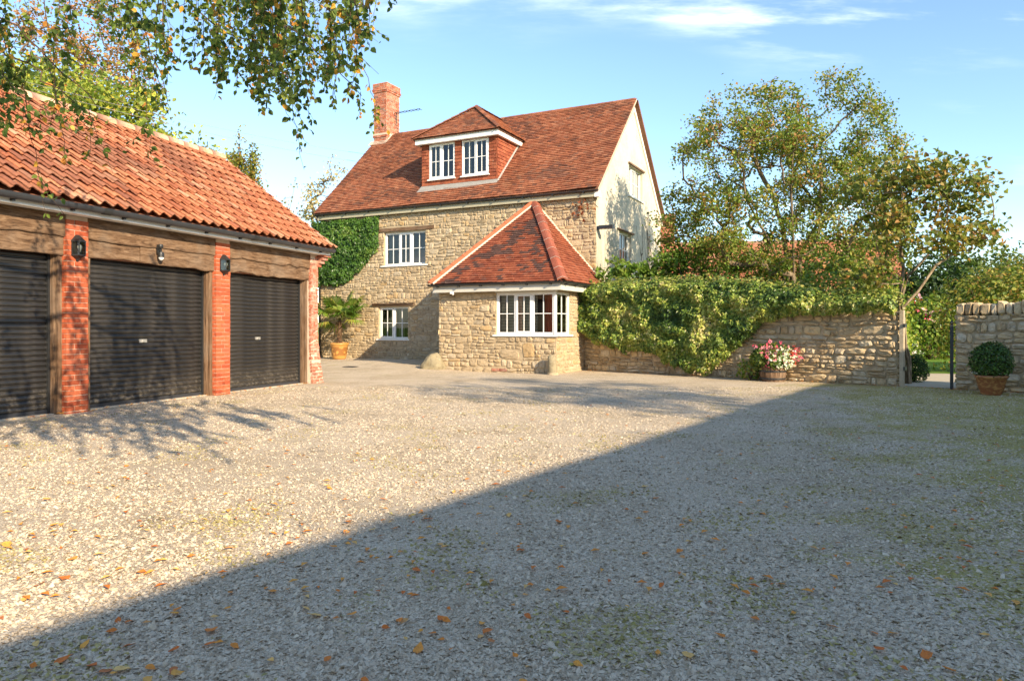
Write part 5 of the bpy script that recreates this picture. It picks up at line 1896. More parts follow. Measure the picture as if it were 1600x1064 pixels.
IV_L = min(IVT[0][0], IVB[0][0])
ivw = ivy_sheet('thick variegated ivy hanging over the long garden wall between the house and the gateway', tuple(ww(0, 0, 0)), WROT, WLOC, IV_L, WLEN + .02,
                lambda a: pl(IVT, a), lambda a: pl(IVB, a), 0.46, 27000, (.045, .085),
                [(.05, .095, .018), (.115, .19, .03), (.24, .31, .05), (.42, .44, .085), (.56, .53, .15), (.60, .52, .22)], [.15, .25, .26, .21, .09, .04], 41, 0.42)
# leaves over the back and top of the same wall
mb_pos = []
r_ = np.random.default_rng(77)
pos = []; 
for _ in range(4200):
    a = r_.uniform(IV_L, WLEN); tp = pl(IVT, a)
    pos.append(WLOC(a, tp + r_.uniform(-.35, .10) + .1 * mnoise.noise(Vector((a * 3, 1, 1))), r_.uniform(-.6, .35)))
pos = np.array(pos)
leaf_obj('leaves', [leaf_geo(pos, r_.normal(size=pos.shape) * .5 + np.array((0, -.3, 1.0)), r_.uniform(.06, .11, len(pos)), pick([(.055, .105, .018), (.12, .18, .03), (.28, .30, .055), (.42, .40, .10)], len(pos), .25), 'ivy')], M['ivy'], ivw)
# ---- ivy on the house
HT = lambda a: 5.16 if a < .9 else 5.16
HB = lambda a: max(2.78, 2.80 + max(0, a + .9) ** 1.5 * .52) if a < .93 else 5.3
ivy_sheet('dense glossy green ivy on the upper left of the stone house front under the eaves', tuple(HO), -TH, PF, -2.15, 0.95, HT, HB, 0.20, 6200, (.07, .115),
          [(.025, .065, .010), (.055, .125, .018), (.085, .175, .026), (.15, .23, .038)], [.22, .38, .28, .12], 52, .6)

# ---- tree with many stems behind the ivy wall
def T3(x, y, Y): return ((x - 800) / 1120 * Y, Y, 1.25 + (511 - y) / 1120 * Y)
def rel(p, b): return tuple(np.array(p) - np.array(b))
bA = (8.1, 21.0, 0)
stA = [[(0, 0, -.1), rel(T3(1222, 420, 20.8), bA), rel(T3(1196, 365, 20.6), bA), rel(T3(1165, 310, 20.3), bA), rel(T3(1160, 240, 20.2), bA)],
       [(.1, .1, -.1), rel(T3(1232, 420, 21.1), bA), rel(T3(1222, 350, 21.3), bA), rel(T3(1205, 300, 21.4), bA), rel(T3(1180, 250, 21.5), bA)],
       [(.25, -.1, -.1), rel(T3(1250, 400, 20.9), bA), rel(T3(1282, 335, 20.6), bA), rel(T3(1284, 260, 20.5), bA), rel(T3(1282, 225, 20.4), bA), rel(T3(1304, 203, 20.3), bA)],
       [(.3, .15, -.1), rel(T3(1262, 395, 21.4), bA), rel(T3(1300, 325, 21.6), bA), rel(T3(1345, 290, 21.8), bA)],
       [(-.1, .1, -.1), rel(T3(1205, 420, 21.5), bA), rel(T3(1150, 375, 21.6), bA), rel(T3(1105, 330, 21.8), bA)],
       [(.1, -.2, -.1), rel(T3(1240, 380, 20.4), bA), rel(T3(1236, 300, 20.2), bA), rel(T3(1240, 230, 20.2), bA)]]
LA = [(.17, .235, .036), (.27, .30, .05), (.11, .165, .027), (.36, .30, .065), (.38, .20, .06), (.27, .12, .045)]
make_tree('garden_tree', 'spreading many-stemmed tree with small olive and bronze leaves behind the ivy wall', 'tree', bA, stA,
          [((-1.3, 0, 6.2), (2.2, 2.2, 2.0), 150, -.10), ((.6, 0, 6.5), (2.3, 2.3, 2.1), 170, -.12), ((2.0, .3, 5.4), (2.0, 2.2, 1.9), 120, -.08), ((-2.6, 0, 4.3), (1.6, 1.8, 1.2), 90, -.05), ((0, -.2, 3.6), (2.6, 1.8, 1.0), 110, -.1), ((2.6, 0, 3.6), (1.4, 1.6, .9), 50, -.1)],
          (.27, .21, .14), .0105, dict(n=47000, spread=(.15, .15, .12), size=(.065, .118), cols=LA, w=[.30, .25, .20, .14, .07, .04], tmpl='quad', maxc=3), seed=5)
# ---- broad-leaved small tree by the gateway
bB = (8.75, 15.75, 0)
stB = [[(0, 0, -.1), rel(T3(1408, 470, 15.7), bB), rel(T3(1420, 430, 15.7), bB), rel(T3(1462, 385, 15.6), bB), rel(T3(1472, 345, 15.6), bB)],
       [(.04, .05, -.1), rel(T3(1412, 480, 15.8), bB), rel(T3(1445, 440, 15.9), bB), rel(T3(1462, 415, 15.9), bB), rel(T3(1500, 385, 16.0), bB)],
       [(-.05, .03, -.1), rel(T3(1405, 470, 15.8), bB), rel(T3(1412, 420, 15.9), bB), rel(T3(1405, 370, 16.0), bB), rel(T3(1415, 320, 16.1), bB)]]
LB_ = [(.15, .19, .036), (.23, .24, .045), (.36, .26, .07), (.42, .21, .065), (.10, .14, .025), (.33, .15, .055)]
make_tree('gateway_tree', 'small tree with large heart-shaped green and orange leaves beside the gateway', 'tree', bB, stB,
          [((-.35, .1, 4.25), (1.05, 1.1, .85), 85, -.1), ((.75, 0, 4.35), (.95, 1.0, .75), 70, -.1), ((1.35, .1, 3.4), (.75, .9, .6), 45, -.1), ((.2, .1, 3.3), (1.2, 1.0, .5), 50, -.1), ((-.9, .3, 2.4), (.7, .7, .5), 30, None)],
          (.30, .235, .155), .0052, dict(n=4300, spread=(.16, .16, .12), size=(.08, .125), cols=LB_, w=[.34, .30, .16, .09, .08, .03], tmpl='heart', maxc=2), seed=8, seg=.25)
# ---- leafy branches in front of the gable
bC = (3.9, 21.6, 0)
stC = [[(0, 0, 0), (-.2, -.1, 1.6), (-.5, -.2, 2.6), (-.9, -.2, 3.2)], [(.1, 0, 0), (.3, 0, 2.0), (.9, -.1, 3.0)]]
make_tree('climbing_shrub', 'loose large-leaved shrub reaching up in front of the cream gable', 'shrub', bC, stC,
          [((-.3, -.1, 2.75), (1.25, .5, .55), 42, None), ((1.0, 0, 2.9), (.9, .6, .8), 40, None)],
          (.22, .17, .11), .006, dict(n=1500, spread=(.09, .09, .07), size=(.10, .17), cols=[(.13, .22, .03), (.20, .28, .045), (.075, .14, .02)], w=[.4, .3, .3], tmpl='heart'), seed=9)
bC2 = (5.6, 21.5, 0)
make_tree('shade_shrub', 'green bushy shrub between the gable and the many-stemmed tree', 'shrub', bC2, [[(0, 0, 0), (0, 0, 1.8), (.2, 0, 3.0)], [(.1, 0, 0), (.5, .1, 2.2)]],
          [((0, 0, 3.0), (1.5, 1.0, 1.1), 120, -.15), ((1.8, 0, 2.7), (1.6, 1.0, .8), 80, -.15)],
          (.2, .16, .11), .006, dict(n=9000, spread=(.16, .16, .13), size=(.06, .12), cols=[(.14, .25, .03), (.22, .32, .045), (.08, .15, .02), (.32, .22, .07)], w=[.4, .3, .2, .1]), seed=12)
# bare climber stems on the gable
vn = thing('bare_climber', 'bare brown climber stems straggling over the lower cream gable', 'climber', tuple(HO), -TH)
mb = MB(); rv = random.Random(4)
for k in range(15):
    y, z = rv.uniform(5.0, 7.0), 3.0
    pts = [PG_(y, 2.4, .03)]
    for j in range(9):
        y -= rv.uniform(-.12, .34); z = 2.6 + j * rv.uniform(.22, .34)
        pts.append(PG_(max(y, 3.0), z, .03 + .02 * rv.random()))
    mb.tube(pts, [.011 - .0009 * j for j in range(len(pts))], 4, (.13, .10, .07), caps=False)
mb.build('stem', M['bark'], vn)
# red-leaved spray under the eaves near the gable corner
sp = thing('creeper_spray', 'small spray of rust-red creeper leaves under the eaves by the gable corner', 'creeper', tuple(hw(8.6, -.06, 4.9)), -TH)
r9 = np.random.default_rng(3); n9 = 30
pos = r9.normal(size=(n9, 3)) * np.array((.12, .03, .17)) + np.array((0, -.06, 0))
leaf_obj('leaves', [leaf_geo(pos, r9.normal(size=(n9, 3)) * .5 + np.array((.3, -1, .2)), r9.uniform(.08, .14, n9), pick([(.30, .09, .03), (.34, .14, .04), (.20, .06, .025)], n9), 'ivy')], M['leaf'], sp)
mb = MB(); mb.tube([(-1.5, -.03, .12), (-.7, -.04, .05), (0, -.05, .05), (.4, -.06, .1), (.55, -.15, -.05)], .012, 5, (.12, .09, .07)); mb.tube([(0, -.05, .1), (.05, -.06, -.25)], .008, 4, (.12, .09, .07)); mb.build('stem', M['bark'], sp)

# ---- garden beyond the gateway
BOX = [(.030, .075, .012), (.055, .115, .018), (.085, .15, .022), (.018, .045, .008)]
bush('box_ball', 'clipped box ball on the ground just inside the gateway', 'shrub', (9.12, 16.25, 0), (.30, .30, .36), 2600, (.03, .05), BOX, None, 'oval', 61, lump=.05)
bush('garden_shrub', 'bright yellow-green shrub behind the wall-end post', 'shrub', (9.15, 17.4, 0), (.45, .6, 1.0), 2600, (.06, .11), [(.30, .37, .05), (.42, .44, .065), (.18, .27, .04)], None, 'oval', 62)
bush('daisy_clump', 'clump of white daisies behind the box ball', 'flowers', (10.25, 18.6, 0), (.42, .4, .48), 700, (.05, .09), GREEN, None, 'oval', 63, flowers=(60, .06, [(.8, .8, .76)]))
bush('rose_bush', 'rose bush with pink and red flowers at the back of the lawn', 'rose bush', (15.9, 27.4, 0), (1.2, 1.0, 1.4), 3000, (.09, .15), [(.17, .27, .04), (.28, .34, .055), (.09, .16, .03)], None, 'oval', 64, flowers=(16, .15, [(.7, .12, .18), (.8, .45, .5), (.7, .10, .08)]))
bush('garden_shrub', 'dark green hedge-like shrub at the back of the lawn', 'shrub', (17.0, 28.9, 0), (2.3, 1.2, 2.4), 6500, (.10, .18), [(.018, .042, .010), (.035, .075, .014), (.06, .11, .018)], None, 'oval', 65)
bush('garden_shrub', 'mid-green bushy shrub left of the lawn behind the wall-end post', 'shrub', (13.6, 27.2, 0), (1.2, 1.2, 1.9), 4200, (.09, .15), [(.22, .31, .04), (.34, .39, .06), (.12, .20, .03)], None, 'oval', 66)
bush('garden_shrub', 'yellowing shrub growing above the short wall with the coping stones', 'shrub', (13.6, 19.6, 0), (2.0, 1.4, 1.75), 8000, (.07, .13), [(.21, .25, .04), (.35, .34, .07), (.11, .16, .025), (.42, .27, .07)], [.35, .25, .25, .15], 'oval', 67)
bush('garden_shrub', 'tall olive shrub behind the short wall at the right edge', 'shrub', (15.9, 21.8, 0), (1.9, 1.4, 2.1), 7000, (.07, .13), [(.18, .22, .04), (.29, .29, .06), (.10, .15, .025), (.40, .22, .07)], [.4, .25, .25, .1], 'oval', 68)
bush('garden_shrub', 'leafy green shrub directly behind the right end of the ivy wall', 'shrub', (8.6, 18.6, 0), (1.9, 1.0, 1.75), 8500, (.06, .12), [(.20, .28, .04), (.33, .37, .06), (.10, .18, .03), (.44, .36, .10)], [.35, .25, .28, .12], 'oval', 69)
bush('garden_shrub', 'low dark shrub hidden behind the middle of the ivy wall', 'shrub', (6.6, 20.0, 0), (2.0, .8, 1.45), 4200, (.06, .12), [(.09, .16, .02), (.14, .2, .03), (.05, .1, .015)], None, 'oval', 70)
# ---- far trees
def far_tree(name, label, base, h, crowns, n, size, cols, w, seed, bark=(.2, .16, .11), tmpl='quad', sp=.3, att=70):
    st = [[(0, 0, -.2), (.1, 0, h * .3), (0, .1, h * .55), (0.05, 0, h * .8)]]
    return make_tree(name, label, 'tree', base, st, [(c, r_, max(8, int(att * k)), thr) for (c, r_, k, thr) in crowns], bark, .02, dict(n=n, spread=(sp, sp, sp * .8), size=size, cols=cols, w=w, tmpl=tmpl, maxc=4), seed=seed, seg=.6)


YG = [(.30, .34, .045), (.40, .40, .05), (.19, .25, .035), (.50, .43, .06), (.11, .16, .026)]
far_tree('broad_tree', 'large yellow-green tree rising behind the garage roof at the left edge', (-19.6, 29, 0), 12, [((-1, 0, 9.4), (4.2, 3.5, 3.0), 2.2, -.1), ((3.4, 0, 8.6), (3.2, 3, 2.5), 1.6, -.1), ((-3.5, 0, 11), (2.5, 2.5, 2.2), 1, -.1), ((5.2, 0, 7.4), (2.2, 2.2, 2.0), .8, -.1)], 30000, (.15, .27), YG, [.28, .24, .24, .10, .14], 101, sp=.42)
far_tree('bronze_tree', 'taller tree with orange-brown leaves behind the yellow-green tree', (-25.5, 42, 0), 20, [((0, 0, 17.2), (4.2, 3.5, 3.4), 1.6, -.05), ((2.2, 0, 14.5), (3, 3, 2), .7, -.05)], 5200, (.17, .28), [(.40, .18, .07), (.30, .16, .06), (.20, .19, .05), (.45, .25, .10)], [.35, .25, .25, .15], 102, sp=.38)
for i, (x, Y, h, wd, lab) in enumerate(((373, 27, 8.5, .66, 'narrow columnar tree with yellowing leaves behind the garage gable, the left one'), (394, 26.4, 7.9, .66, 'narrow columnar tree with yellowing leaves behind the garage gable, the right one'), (412, 25.5, 5.9, .55, 'short narrow tree with olive leaves right of the two columnar trees'))):
    b_ = ((x - 800) / 1120 * Y, Y, 0)
    make_tree('columnar_tree', lab, 'tree', b_, [[(0, 0, -.1), (.05, 0, h * .4), (0, .02, h * .75), (.02, 0, h)]], [((0, 0, h * .55), (wd, wd, h * .36), 75, None), ((0, 0, h * .85), (wd * .45, wd * .45, h * .13), 16, None)], (.2, .15, .1), .008,
              dict(n=4600, spread=(.11, .11, .14), size=(.07, .13), cols=[(.24, .25, .04), (.33, .26, .05), (.12, .15, .025), (.36, .18, .05)], w=[.35, .25, .28, .12], tmpl='oval', maxc=3), seed=110 + i, group='columnar trees behind the garage')
far_tree('pale_tree', 'thin pale-leaved tree behind the left end of the house roof', (-10.2, 40, 0), 10.5, [((0, 0, 8.3), (1.6, 1.6, 2.4), .8, .05), ((-1.4, 0, 6.6), (1.4, 1.4, 1.5), .5, .05)], 1500, (.13, .22), [(.48, .38, .17), (.38, .32, .14), (.55, .42, .22)], [1, 1, 1], 120, sp=.22)
bush('hedge_shrub', 'yellow-green shrub in the gap between garage and house', 'shrub', (-7.9, 25.4, 0), (1.0, .9, 2.6), 3600, (.07, .13), [(.22, .24, .04), (.34, .30, .05), (.11, .15, .025), (.40, .26, .06)], None, 'oval', 71)
make_tree('hedge_sapling', 'sparse sapling with few leaves standing in the gap between garage and house', 'sapling', (-8.6, 26.5, 0), [[(0, 0, 0), (.1, 0, 3), (.3, 0, 5.0), (.55, 0, 6.6)]], [((.2, 0, 5.2), (.8, .6, .9), 14, None), ((.0, 0, 4.4), (.9, .6, .6), 14, None)], (.2, .15, .1), .007, dict(n=190, spread=(.09, .09, .09), size=(.09, .14), cols=[(.34, .26, .06), (.22, .2, .05)], w=[1, 1], tmpl='oval'), seed=130)
far_tree('distant_tree', 'round distant tree just above the end of the garage ridge, greener one', (-18.6, 44, 0), 12.2, [((0, 0, 10.8), (1.3, 1.3, 1.5), .5, None)], 900, (.16, .26), [(.14, .18, .03), (.2, .22, .04)], [1, 1], 131, sp=.22)
far_tree('distant_tree', 'round distant tree just above the end of the garage ridge, paler one', (-17.0, 42, 0), 11.6, [((0, 0, 10.2), (1.7, 1.3, 1.5), .5, None)], 900, (.16, .26), [(.24, .26, .07), (.3, .3, .1)], [1, 1], 132, sp=.22)
# a far belt of trees closes the horizon to the right of the house
for i, (x, Y, h, wd) in enumerate(((9, 44, 8, 3.2), (15, 46, 8.5, 3.6), (22, 45, 8, 3.6), (29, 44, 8.5, 3.8), (36, 46, 9, 4))):
    far_tree('distant_tree', ['distant green tree behind the barn seen past the gable', 'distant olive tree behind the middle of the barn roof', 'distant green tree behind the right end of the barn', 'distant olive tree at the right edge above the shrubs', 'distant green tree beyond the right edge'][i], (x, Y, 0), h * .72, [((0, 0, h * .42), (wd, wd, h * .30), 1.0, -.1)], 4200, (.2, .34), [(.10, .14, .03), (.16, .19, .04), (.06, .09, .02)], [1, 1, 1], 140 + i, sp=.4)
# tree behind the cart barn, only its shadow reaches the yard
make_tree('shade_tree', 'tall open tree behind the cart barn to the right of the viewpoint', 'tree', (16.0, -5.5, 0), [[(0, 0, -.1), (.1, 0, 4), (0, .1, 8), (0, 0, 10.5)]],
          [((-1.4, 1.2, 10.4), (2.6, 2.2, 1.2), 60, .0), ((2.0, -2.2, 10.8), (2.4, 2.2, 1.1), 50, .0)], (.2, .16, .12), .012, dict(n=2300, spread=(.30, .30, .22), size=(.14, .24), cols=GREEN, w=[1, 1, 1, 1], maxc=3), seed=150, seg=.5)

for i, (k, pp_, h) in enumerate(((-2.5, 4.6, 7.05), (0.8, 4.4, 6.95), (-6.5, 4.8, 7.1))):
    b_ = (6.92 + .565 * k + .825 * pp_, -2.9 + .825 * k - .565 * pp_, 0)
    make_tree('orchard_tree', ['middle one of three round trees behind the cart barn', 'round tree behind the cart barn nearest the garden wall', 'round tree behind the cart barn farthest from the garden wall'][i], 'tree', b_, [[(0, 0, -.1), (.1, 0, 2.5), (0, .1, h - 1.8)]], [((0, 0, h - 1.3), (2.2, 1.6, 1.3), 80, .0)], (.2, .16, .12), .012, dict(n=4200, spread=(.2, .2, .16), size=(.1, .18), cols=GREEN, w=[1, 1, 1, 1], maxc=3), seed=160 + i, seg=.5)

# ---- birch above the viewpoint, its branches hanging into the top left of the picture
bb_ = Vector((-2.6, -3.2, 0))
birch = thing('birch_tree', 'birch with long twigs of green and yellow leaves hanging into the top left', 'tree', tuple(bb_), 0)
rb = np.random.default_rng(17)
tr = MB()
BK = (.34, .31, .27)
tr.tube([(0, 0, -.1), (.05, .05, 2), (.1, .2, 4), (.1, .5, 6), (.2, .8, 8.5)], [.19, .17, .14, .11, .06], 10, (.55, .52, .46))
def limb(pts, r0, r1, tint=BK):
    pts = [Vector(p) - bb_ for p in pts]
    out = []
    for i in range(len(pts) - 1):
        for k in range(6):
            out.append(pts[i] + (pts[i + 1] - pts[i]) * (k / 6) + Vector(rb.normal(size=3) * .02))
    out.append(pts[-1])
    tr.tube(out, list(np.linspace(r0, r1, len(out))), 6, tint)
limb([(-2.5, -3, 4), (-2.8, .5, 5.3), (-3.0, 3.2, 5.4), (-2.6, 5.6, 4.9), (-2.2, 6.6, 4.5)], .07, .018)
limb([(-2.5, -2.8, 5), (-1.5, 1.0, 5.6), (-1.5, 4.0, 5.2), (-1.3, 5.6, 4.5), (-1.25, 6.2, 4.0)], .06, .012)
limb([(-2.5, -2.8, 5.6), (-3.6, 1.0, 5.6), (-4.6, 4.0, 5.0), (-4.4, 6.0, 4.4)], .06, .014)
limb([(-2.5, -2.8, 4.6), (-.8, -.4, 5.2), (.7, 1.1, 5.0), (1.6, 2.0, 4.7)], .05, .014)
LP, LN, LS, LC, LT = [], [], [], [], []
BC = [(.105, .165, .026), (.17, .23, .04), (.26, .30, .055), (.06, .105, .018), (.58, .32, .045), (.52, .23, .05)]
BW = [.32, .27, .15, .14, .08, .04]


def strand(p0, p1, n_l, size=(.030, .050), sway=.10, sub=True, r0=.004):
    """a hanging twig from p0 down to p1 with leaves either side"""
    p0, p1 = np.array(p0, float), np.array(p1, float)
    L_ = np.linalg.norm(p1 - p0)
    k = max(4, int(L_ / .10))
    off = rb.normal(size=3) * sway * .5
    pts = []
    for j in range(k + 1):
        f = j / k
        pts.append(p0 + (p1 - p0) * f + off * math.sin(math.pi * f) * L_ + rb.normal(size=3) * .010)
    tr.tube([Vector(q) - bb_ for q in pts], list(np.linspace(r0, .0013, k + 1)), 4, (.13, .085, .06), caps=False)
    pc = cols_b[rb.choice(len(BC), p=BW)]
    for _ in range(n_l):
        f = rb.uniform(0.02, 1) ** .85
        i = min(int(f * k), k - 1); q = pts[i] + (pts[i + 1] - pts[i]) * (f * k - i)
        a = rb.uniform(0, TAU)
        d = np.array((math.cos(a), math.sin(a), -rb.uniform(.3, 1.6)))
        d /= np.linalg.norm(d)
        LP.append(q + d * rb.uniform(.005, .02)); LT.append(d)
        LN.append(np.array((rb.normal() * .9 + .2, rb.normal() * .8 - .75, rb.normal() * .5 + .3)))
        LS.append(rb.uniform(*size)); 
        LC.append((pc if rb.random() < .45 else cols_b[rb.choice(len(BC), p=BW)]) * rb.uniform(.75, 1.25))
    if sub:
        for _ in range(max(1, int(L_ / .22))):
            f = rb.uniform(.1, .85); i = min(int(f * k), k - 1)
            q = pts[i]; e = q + np.array((rb.normal() * .16, rb.normal() * .16, -rb.uniform(.05, .32) * min(1, L_)))
            strand(q, e, int(rb.integers(5, 13)), size, .06, False, .0022)


cols_b = np.array(BC)
ENV = [(-260, 190), (-60, 200), (0, 185), (18, 180), (40, 95), (75, 110), (90, 215), (112, 240), (128, 120), (180, 105), (205, 130), (235, 200), (250, 190), (275, 130), (320, 150), (400, 175), (440, 188), (475, 225), (505, 205), (535, 170), (562, 130), (578, 60), (600, 10)]
def env(x): return float(np.interp(x, [e[0] for e in ENV], [e[1] for e in ENV]))
for i in range(100):
    x = rb.uniform(-200, 585) if i % 3 else rb.uniform(190, 570)
    Y = rb.uniform(4.3, 7.2)
    if -60 < x < 190 and rb.random() < .58: continue
    yb = env(x) * rb.uniform(.42, 1.0) ** .8
    yt = rb.uniform(-190, -50)
    if yb < 8: continue
    xt = x + rb.normal() * 22 - (14 if x > 380 else 0)
    strand(T3(xt, yt, Y - .15), T3(x, yb, Y), int((yb - yt) * Y / 1120 * 36), (.036, .058))
# a few marked single strands
for (x0, y0, x1, y1, Y, nl) in ((60, -60, 103, 258, 4.8, 46), (200, -20, 240, 262, 5.2, 44), (400, -60, 472, 262, 5.6, 44), (545, 60, 603, 205, 6.2, 15), (600, -90, 612, 12, 5.0, 26), (590, -90, 585, 8, 5.2, 18), (-30, -60, 15, 196, 4.4, 90), (-45, -40, 4, 205, 4.6, 80), (5, -60, 20, 170, 4.5, 60), (30, 100, 70, 335, 4.9, 12)):
    strand(T3(x0, y0, Y), T3(x1, y1, Y), nl, (.032, .052), .05)
# slender side branches that show
for (q0, q1, q2, r0) in (((-60, -20, 4.9), (40, 60, 4.9), (150, 165, 5.0), .009), ((180, -80, 5.5), (330, 30, 5.4), (470, 118, 5.5), .009), ((300, -60, 5.8), (470, 60, 5.8), (565, 150, 5.9), .008), ((-20, 60, 4.6), (70, 125, 4.7), (190, 205, 4.8), .006), ((150, -100, 6.2), (220, 40, 6.2), (262, 160, 6.3), .007)):
    pts = [np.array(T3(*q)) for q in (q0, q1, q2)]
    limb([tuple(p) for p in pts], r0, .003, (.13, .085, .06))
    for _ in range(9):
        f = rb.uniform(.1, 1); p = pts[0] * (1 - f) ** 2 + 2 * f * (1 - f) * pts[1] + f * f * pts[2]
        strand(p, p + np.array((rb.normal() * .12, rb.normal() * .12, -rb.uniform(.12, .42))), int(rb.integers(8, 20)), (.03, .05), .06, False, .0025)
# the part of the crown overhead and behind the viewpoint
for i in range(200):
    if i < 140: c = np.array((.9, 1.5, 4.9)) + rb.normal(size=3) * np.array((.95, .85, .25))
    else: c = np.array((-3.2, -.5, 5.6)) + rb.normal(size=3) * np.array((1.6, 2.0, .5))
    strand(c, c + np.array((rb.normal() * .15, rb.normal() * .15, -rb.uniform(.4, .8))), 60, (.045, .068), .10, False)
LP_ = np.array(LP) - np.array(bb_)
leaf_obj('crown', [leaf_geo(LP_, np.array(LN), np.array(LS), np.clip(np.array(LC), 0, 1), 'oval', np.array(LT))], M['leaf'], birch)
tr.build('trunk', M['bark'], birch, smooth=True)

# ---- potted palm
pc_ = hw(-.93 + .3, -.75, 0); pc_ = Vector(((530 - 800) / 1120 * 25.1, 25.1, 0)); pc_.z = gz(pc_.x, pc_.y)
palm = thing('potted_palm', 'fan palm in an ochre glazed pot against the stone house front', 'potted plant', tuple(pc_))
mb = MB(); mb.lathe([(0, .0), (.21, .0), (.235, .04), (.27, .2), (.295, .4), (.31, .50), (.335, .52), (.335, .56), (.30, .57), (.28, .52), (0, .51)], 28); mb.build('pot', M['pot'], palm, smooth=True)
mb = MB(); rp = random.Random(8)
prof = [(.055 + .02 * rp.random(), .5 + k * .045) for k in range(20)]
mb.lathe(prof, 9, (.02, 0, 0), (.17, .11, .065), jit=.25)
for k in range(70):
    z = rp.uniform(.55, 1.35); a = rp.uniform(0, TAU); mb.tube([(.06 * math.cos(a), .06 * math.sin(a), z), (.13 * math.cos(a), .13 * math.sin(a), z + rp.uniform(-.14, .06))], [.012, .003], 4, (.20, .115 * rp.uniform(.8, 1.2), .06), caps=False)
mb.build('trunk', M['bark'], palm)
for k in range(24):
    a = TAU * k / 24 + rp.uniform(-.2, .2); el = rp.uniform(-.25, .75) if k % 3 else rp.uniform(.5, 1.1)
    ln = rp.uniform(.50, .85)
    d = Vector((math.cos(a) * math.cos(el), math.sin(a) * math.cos(el) * .55, math.sin(el)))
    o = Vector((.02, 0, 1.38)); e = o + d * ln
    e.y = min(e.y, .42)
    mb = MB(); tn = [(.14, .23, .03), (.21, .30, .04), (.30, .32, .06), (.10, .17, .024)][rp.randrange(4)]
    mb.tube([o, o + d * ln * .5 + Vector((0, 0, .04)), e], [.012, .009, .007], 5, (.14, .16, .04))
    side = d.cross(Vector((0, 0, 1))).normalized(); upv = side.cross(d).normalized()
    for s in range(23):
        q = -1.9 + 3.8 * s / 22
        dr = (d * math.cos(q) + side * math.sin(q)).normalized()
        sl_ = .60 * (1 - .13 * abs(q)) * rp.uniform(.88, 1.06)
        wv = dr.cross(upv).normalized() * .027
        m1 = e + dr * sl_ * .55 + upv * .02; m2 = e + dr * sl_ - Vector((0, 0, sl_ * rp.uniform(.18, .42)))
        ft = tuple(c * rp.uniform(.8, 1.2) for c in tn)
        mb.add([e, m1 + wv, m1 - wv, m2, m1 + upv * .008], [(0, 2, 4), (0, 4, 1), (1, 4, 3), (4, 2, 3)], ft)
    mb.build('frond', M['leaf'], palm)

# ---- barrel of flowers by the garden wall
bc_ = Vector((6.02, 16.55, 0))
fbar = thing('flower_barrel', 'half barrel planter of pink, white and red flowers in front of the garden wall', 'planter', tuple(bc_))
ns = 18
for k in range(ns):
    mb = MB(); a0, a1 = TAU * k / ns + .012, TAU * (k + 1) / ns - .012; V = []
    for (r_, z) in ((.255, 0), (.29, .16), (.285, .335)):
        for a in (a0, a1): V += [(r_ * math.cos(a), r_ * math.sin(a), z), ((r_ - .025) * math.cos(a), (r_ - .025) * math.sin(a), z)]
    F = []
    for j in range(2):
        b_ = j * 4
        F += [(b_, b_ + 2, b_ + 6, b_ + 4), (b_ + 1, b_ + 5, b_ + 7, b_ + 3), (b_, b_ + 4, b_ + 5, b_ + 1), (b_ + 2, b_ + 3, b_ + 7, b_ + 6)]
    F += [(8, 10, 11, 9)]
    mb.add(V, F, (rp.random(), rp.random(), 0)); mb.build('stave', M['oak_v'], fbar)
for z in (.07, .24):
    mb = MB(); rr = .277 if z < .2 else .292
    mb.lathe([(rr, z - .02), (rr + .006, z - .02), (rr + .006, z + .02), (rr, z + .02)], 28); mb.build('hoop', M['iron'], fbar)
mb = MB(); mb.lathe([(0, .30), (.26, .30)], 18); mb.build('soil', M['dark'], fbar)
bush('', '', '', bc_, (.50, .42, .36), 1500, (.05, .09), [(.09, .16, .025), (.15, .22, .035), (.05, .10, .016), (.24, .26, .06)], None, 'oval', 81, root=fbar, zlow=.26)
rf = np.random.default_rng(82)
def blossoms(c, sp_, n, colr, s=.05):
    p = rf.normal(size=(n, 3)) * np.array(sp_) + np.array(c)
    p = np.repeat(p, 5, axis=0)
    leaf_obj('blossom', [leaf_geo(p + rf.normal(size=p.shape) * .012, rf.normal(size=p.shape) * .5 + np.array((-.3, -.9, .4)), rf.uniform(.6, 1.1, len(p)) * s, np.repeat(pick(colr, n, .12), 5, axis=0), 'oval')], M['petal'], fbar)
blossoms((-.10, -.28, .66), (.16, .10, .13), 60, [(.72, .22, .27), (.80, .34, .38), (.66, .10, .16)])
blossoms((.12, -.36, .50), (.14, .06, .12), 60, [(.82, .82, .72), (.75, .78, .6)])
blossoms((.40, -.20, .58), (.10, .08, .13), 42, [(.66, .08, .12), (.72, .20, .28), (.7, .12, .08)])
# trailing growth at the left of the barrel
bush('trailing_plant', 'low straggling plant at the foot of the wall left of the flower barrel', 'plant', (5.62, 16.9, 0), (.26, .18, .30), 380, (.05, .09), [(.18, .27, .04), (.32, .36, .06), (.10, .18, .03), (.42, .36, .09)], None, 'oval', 83, lump=.5)

# ---- clipped ball in a terracotta pot by the short wall
tp = thing('potted_box_ball', 'clipped box ball in a swirled terracotta pot in front of the short wall', 'potted plant', (8.86, 13.25, 0))
mb = MB(); mb.lathe([(0, 0), (.155, 0), (.165, .02), (.195, .10), (.20, .105), (.225, .22), (.23, .225), (.245, .31), (.265, .315), (.27, .355), (.25, .365), (.235, .33), (0, .32)], 30); mb.build('pot', M['swirl'], tp, smooth=True)
bush('', '', '', (0, 0, 0), (.365, .365, .385), 4600, (.028, .05), [(.045, .105, .014), (.075, .15, .02), (.11, .19, .028), (.025, .06, .01)], None, 'oval', 84, root=tp, zlow=.31, lump=.07, mat='ivy')

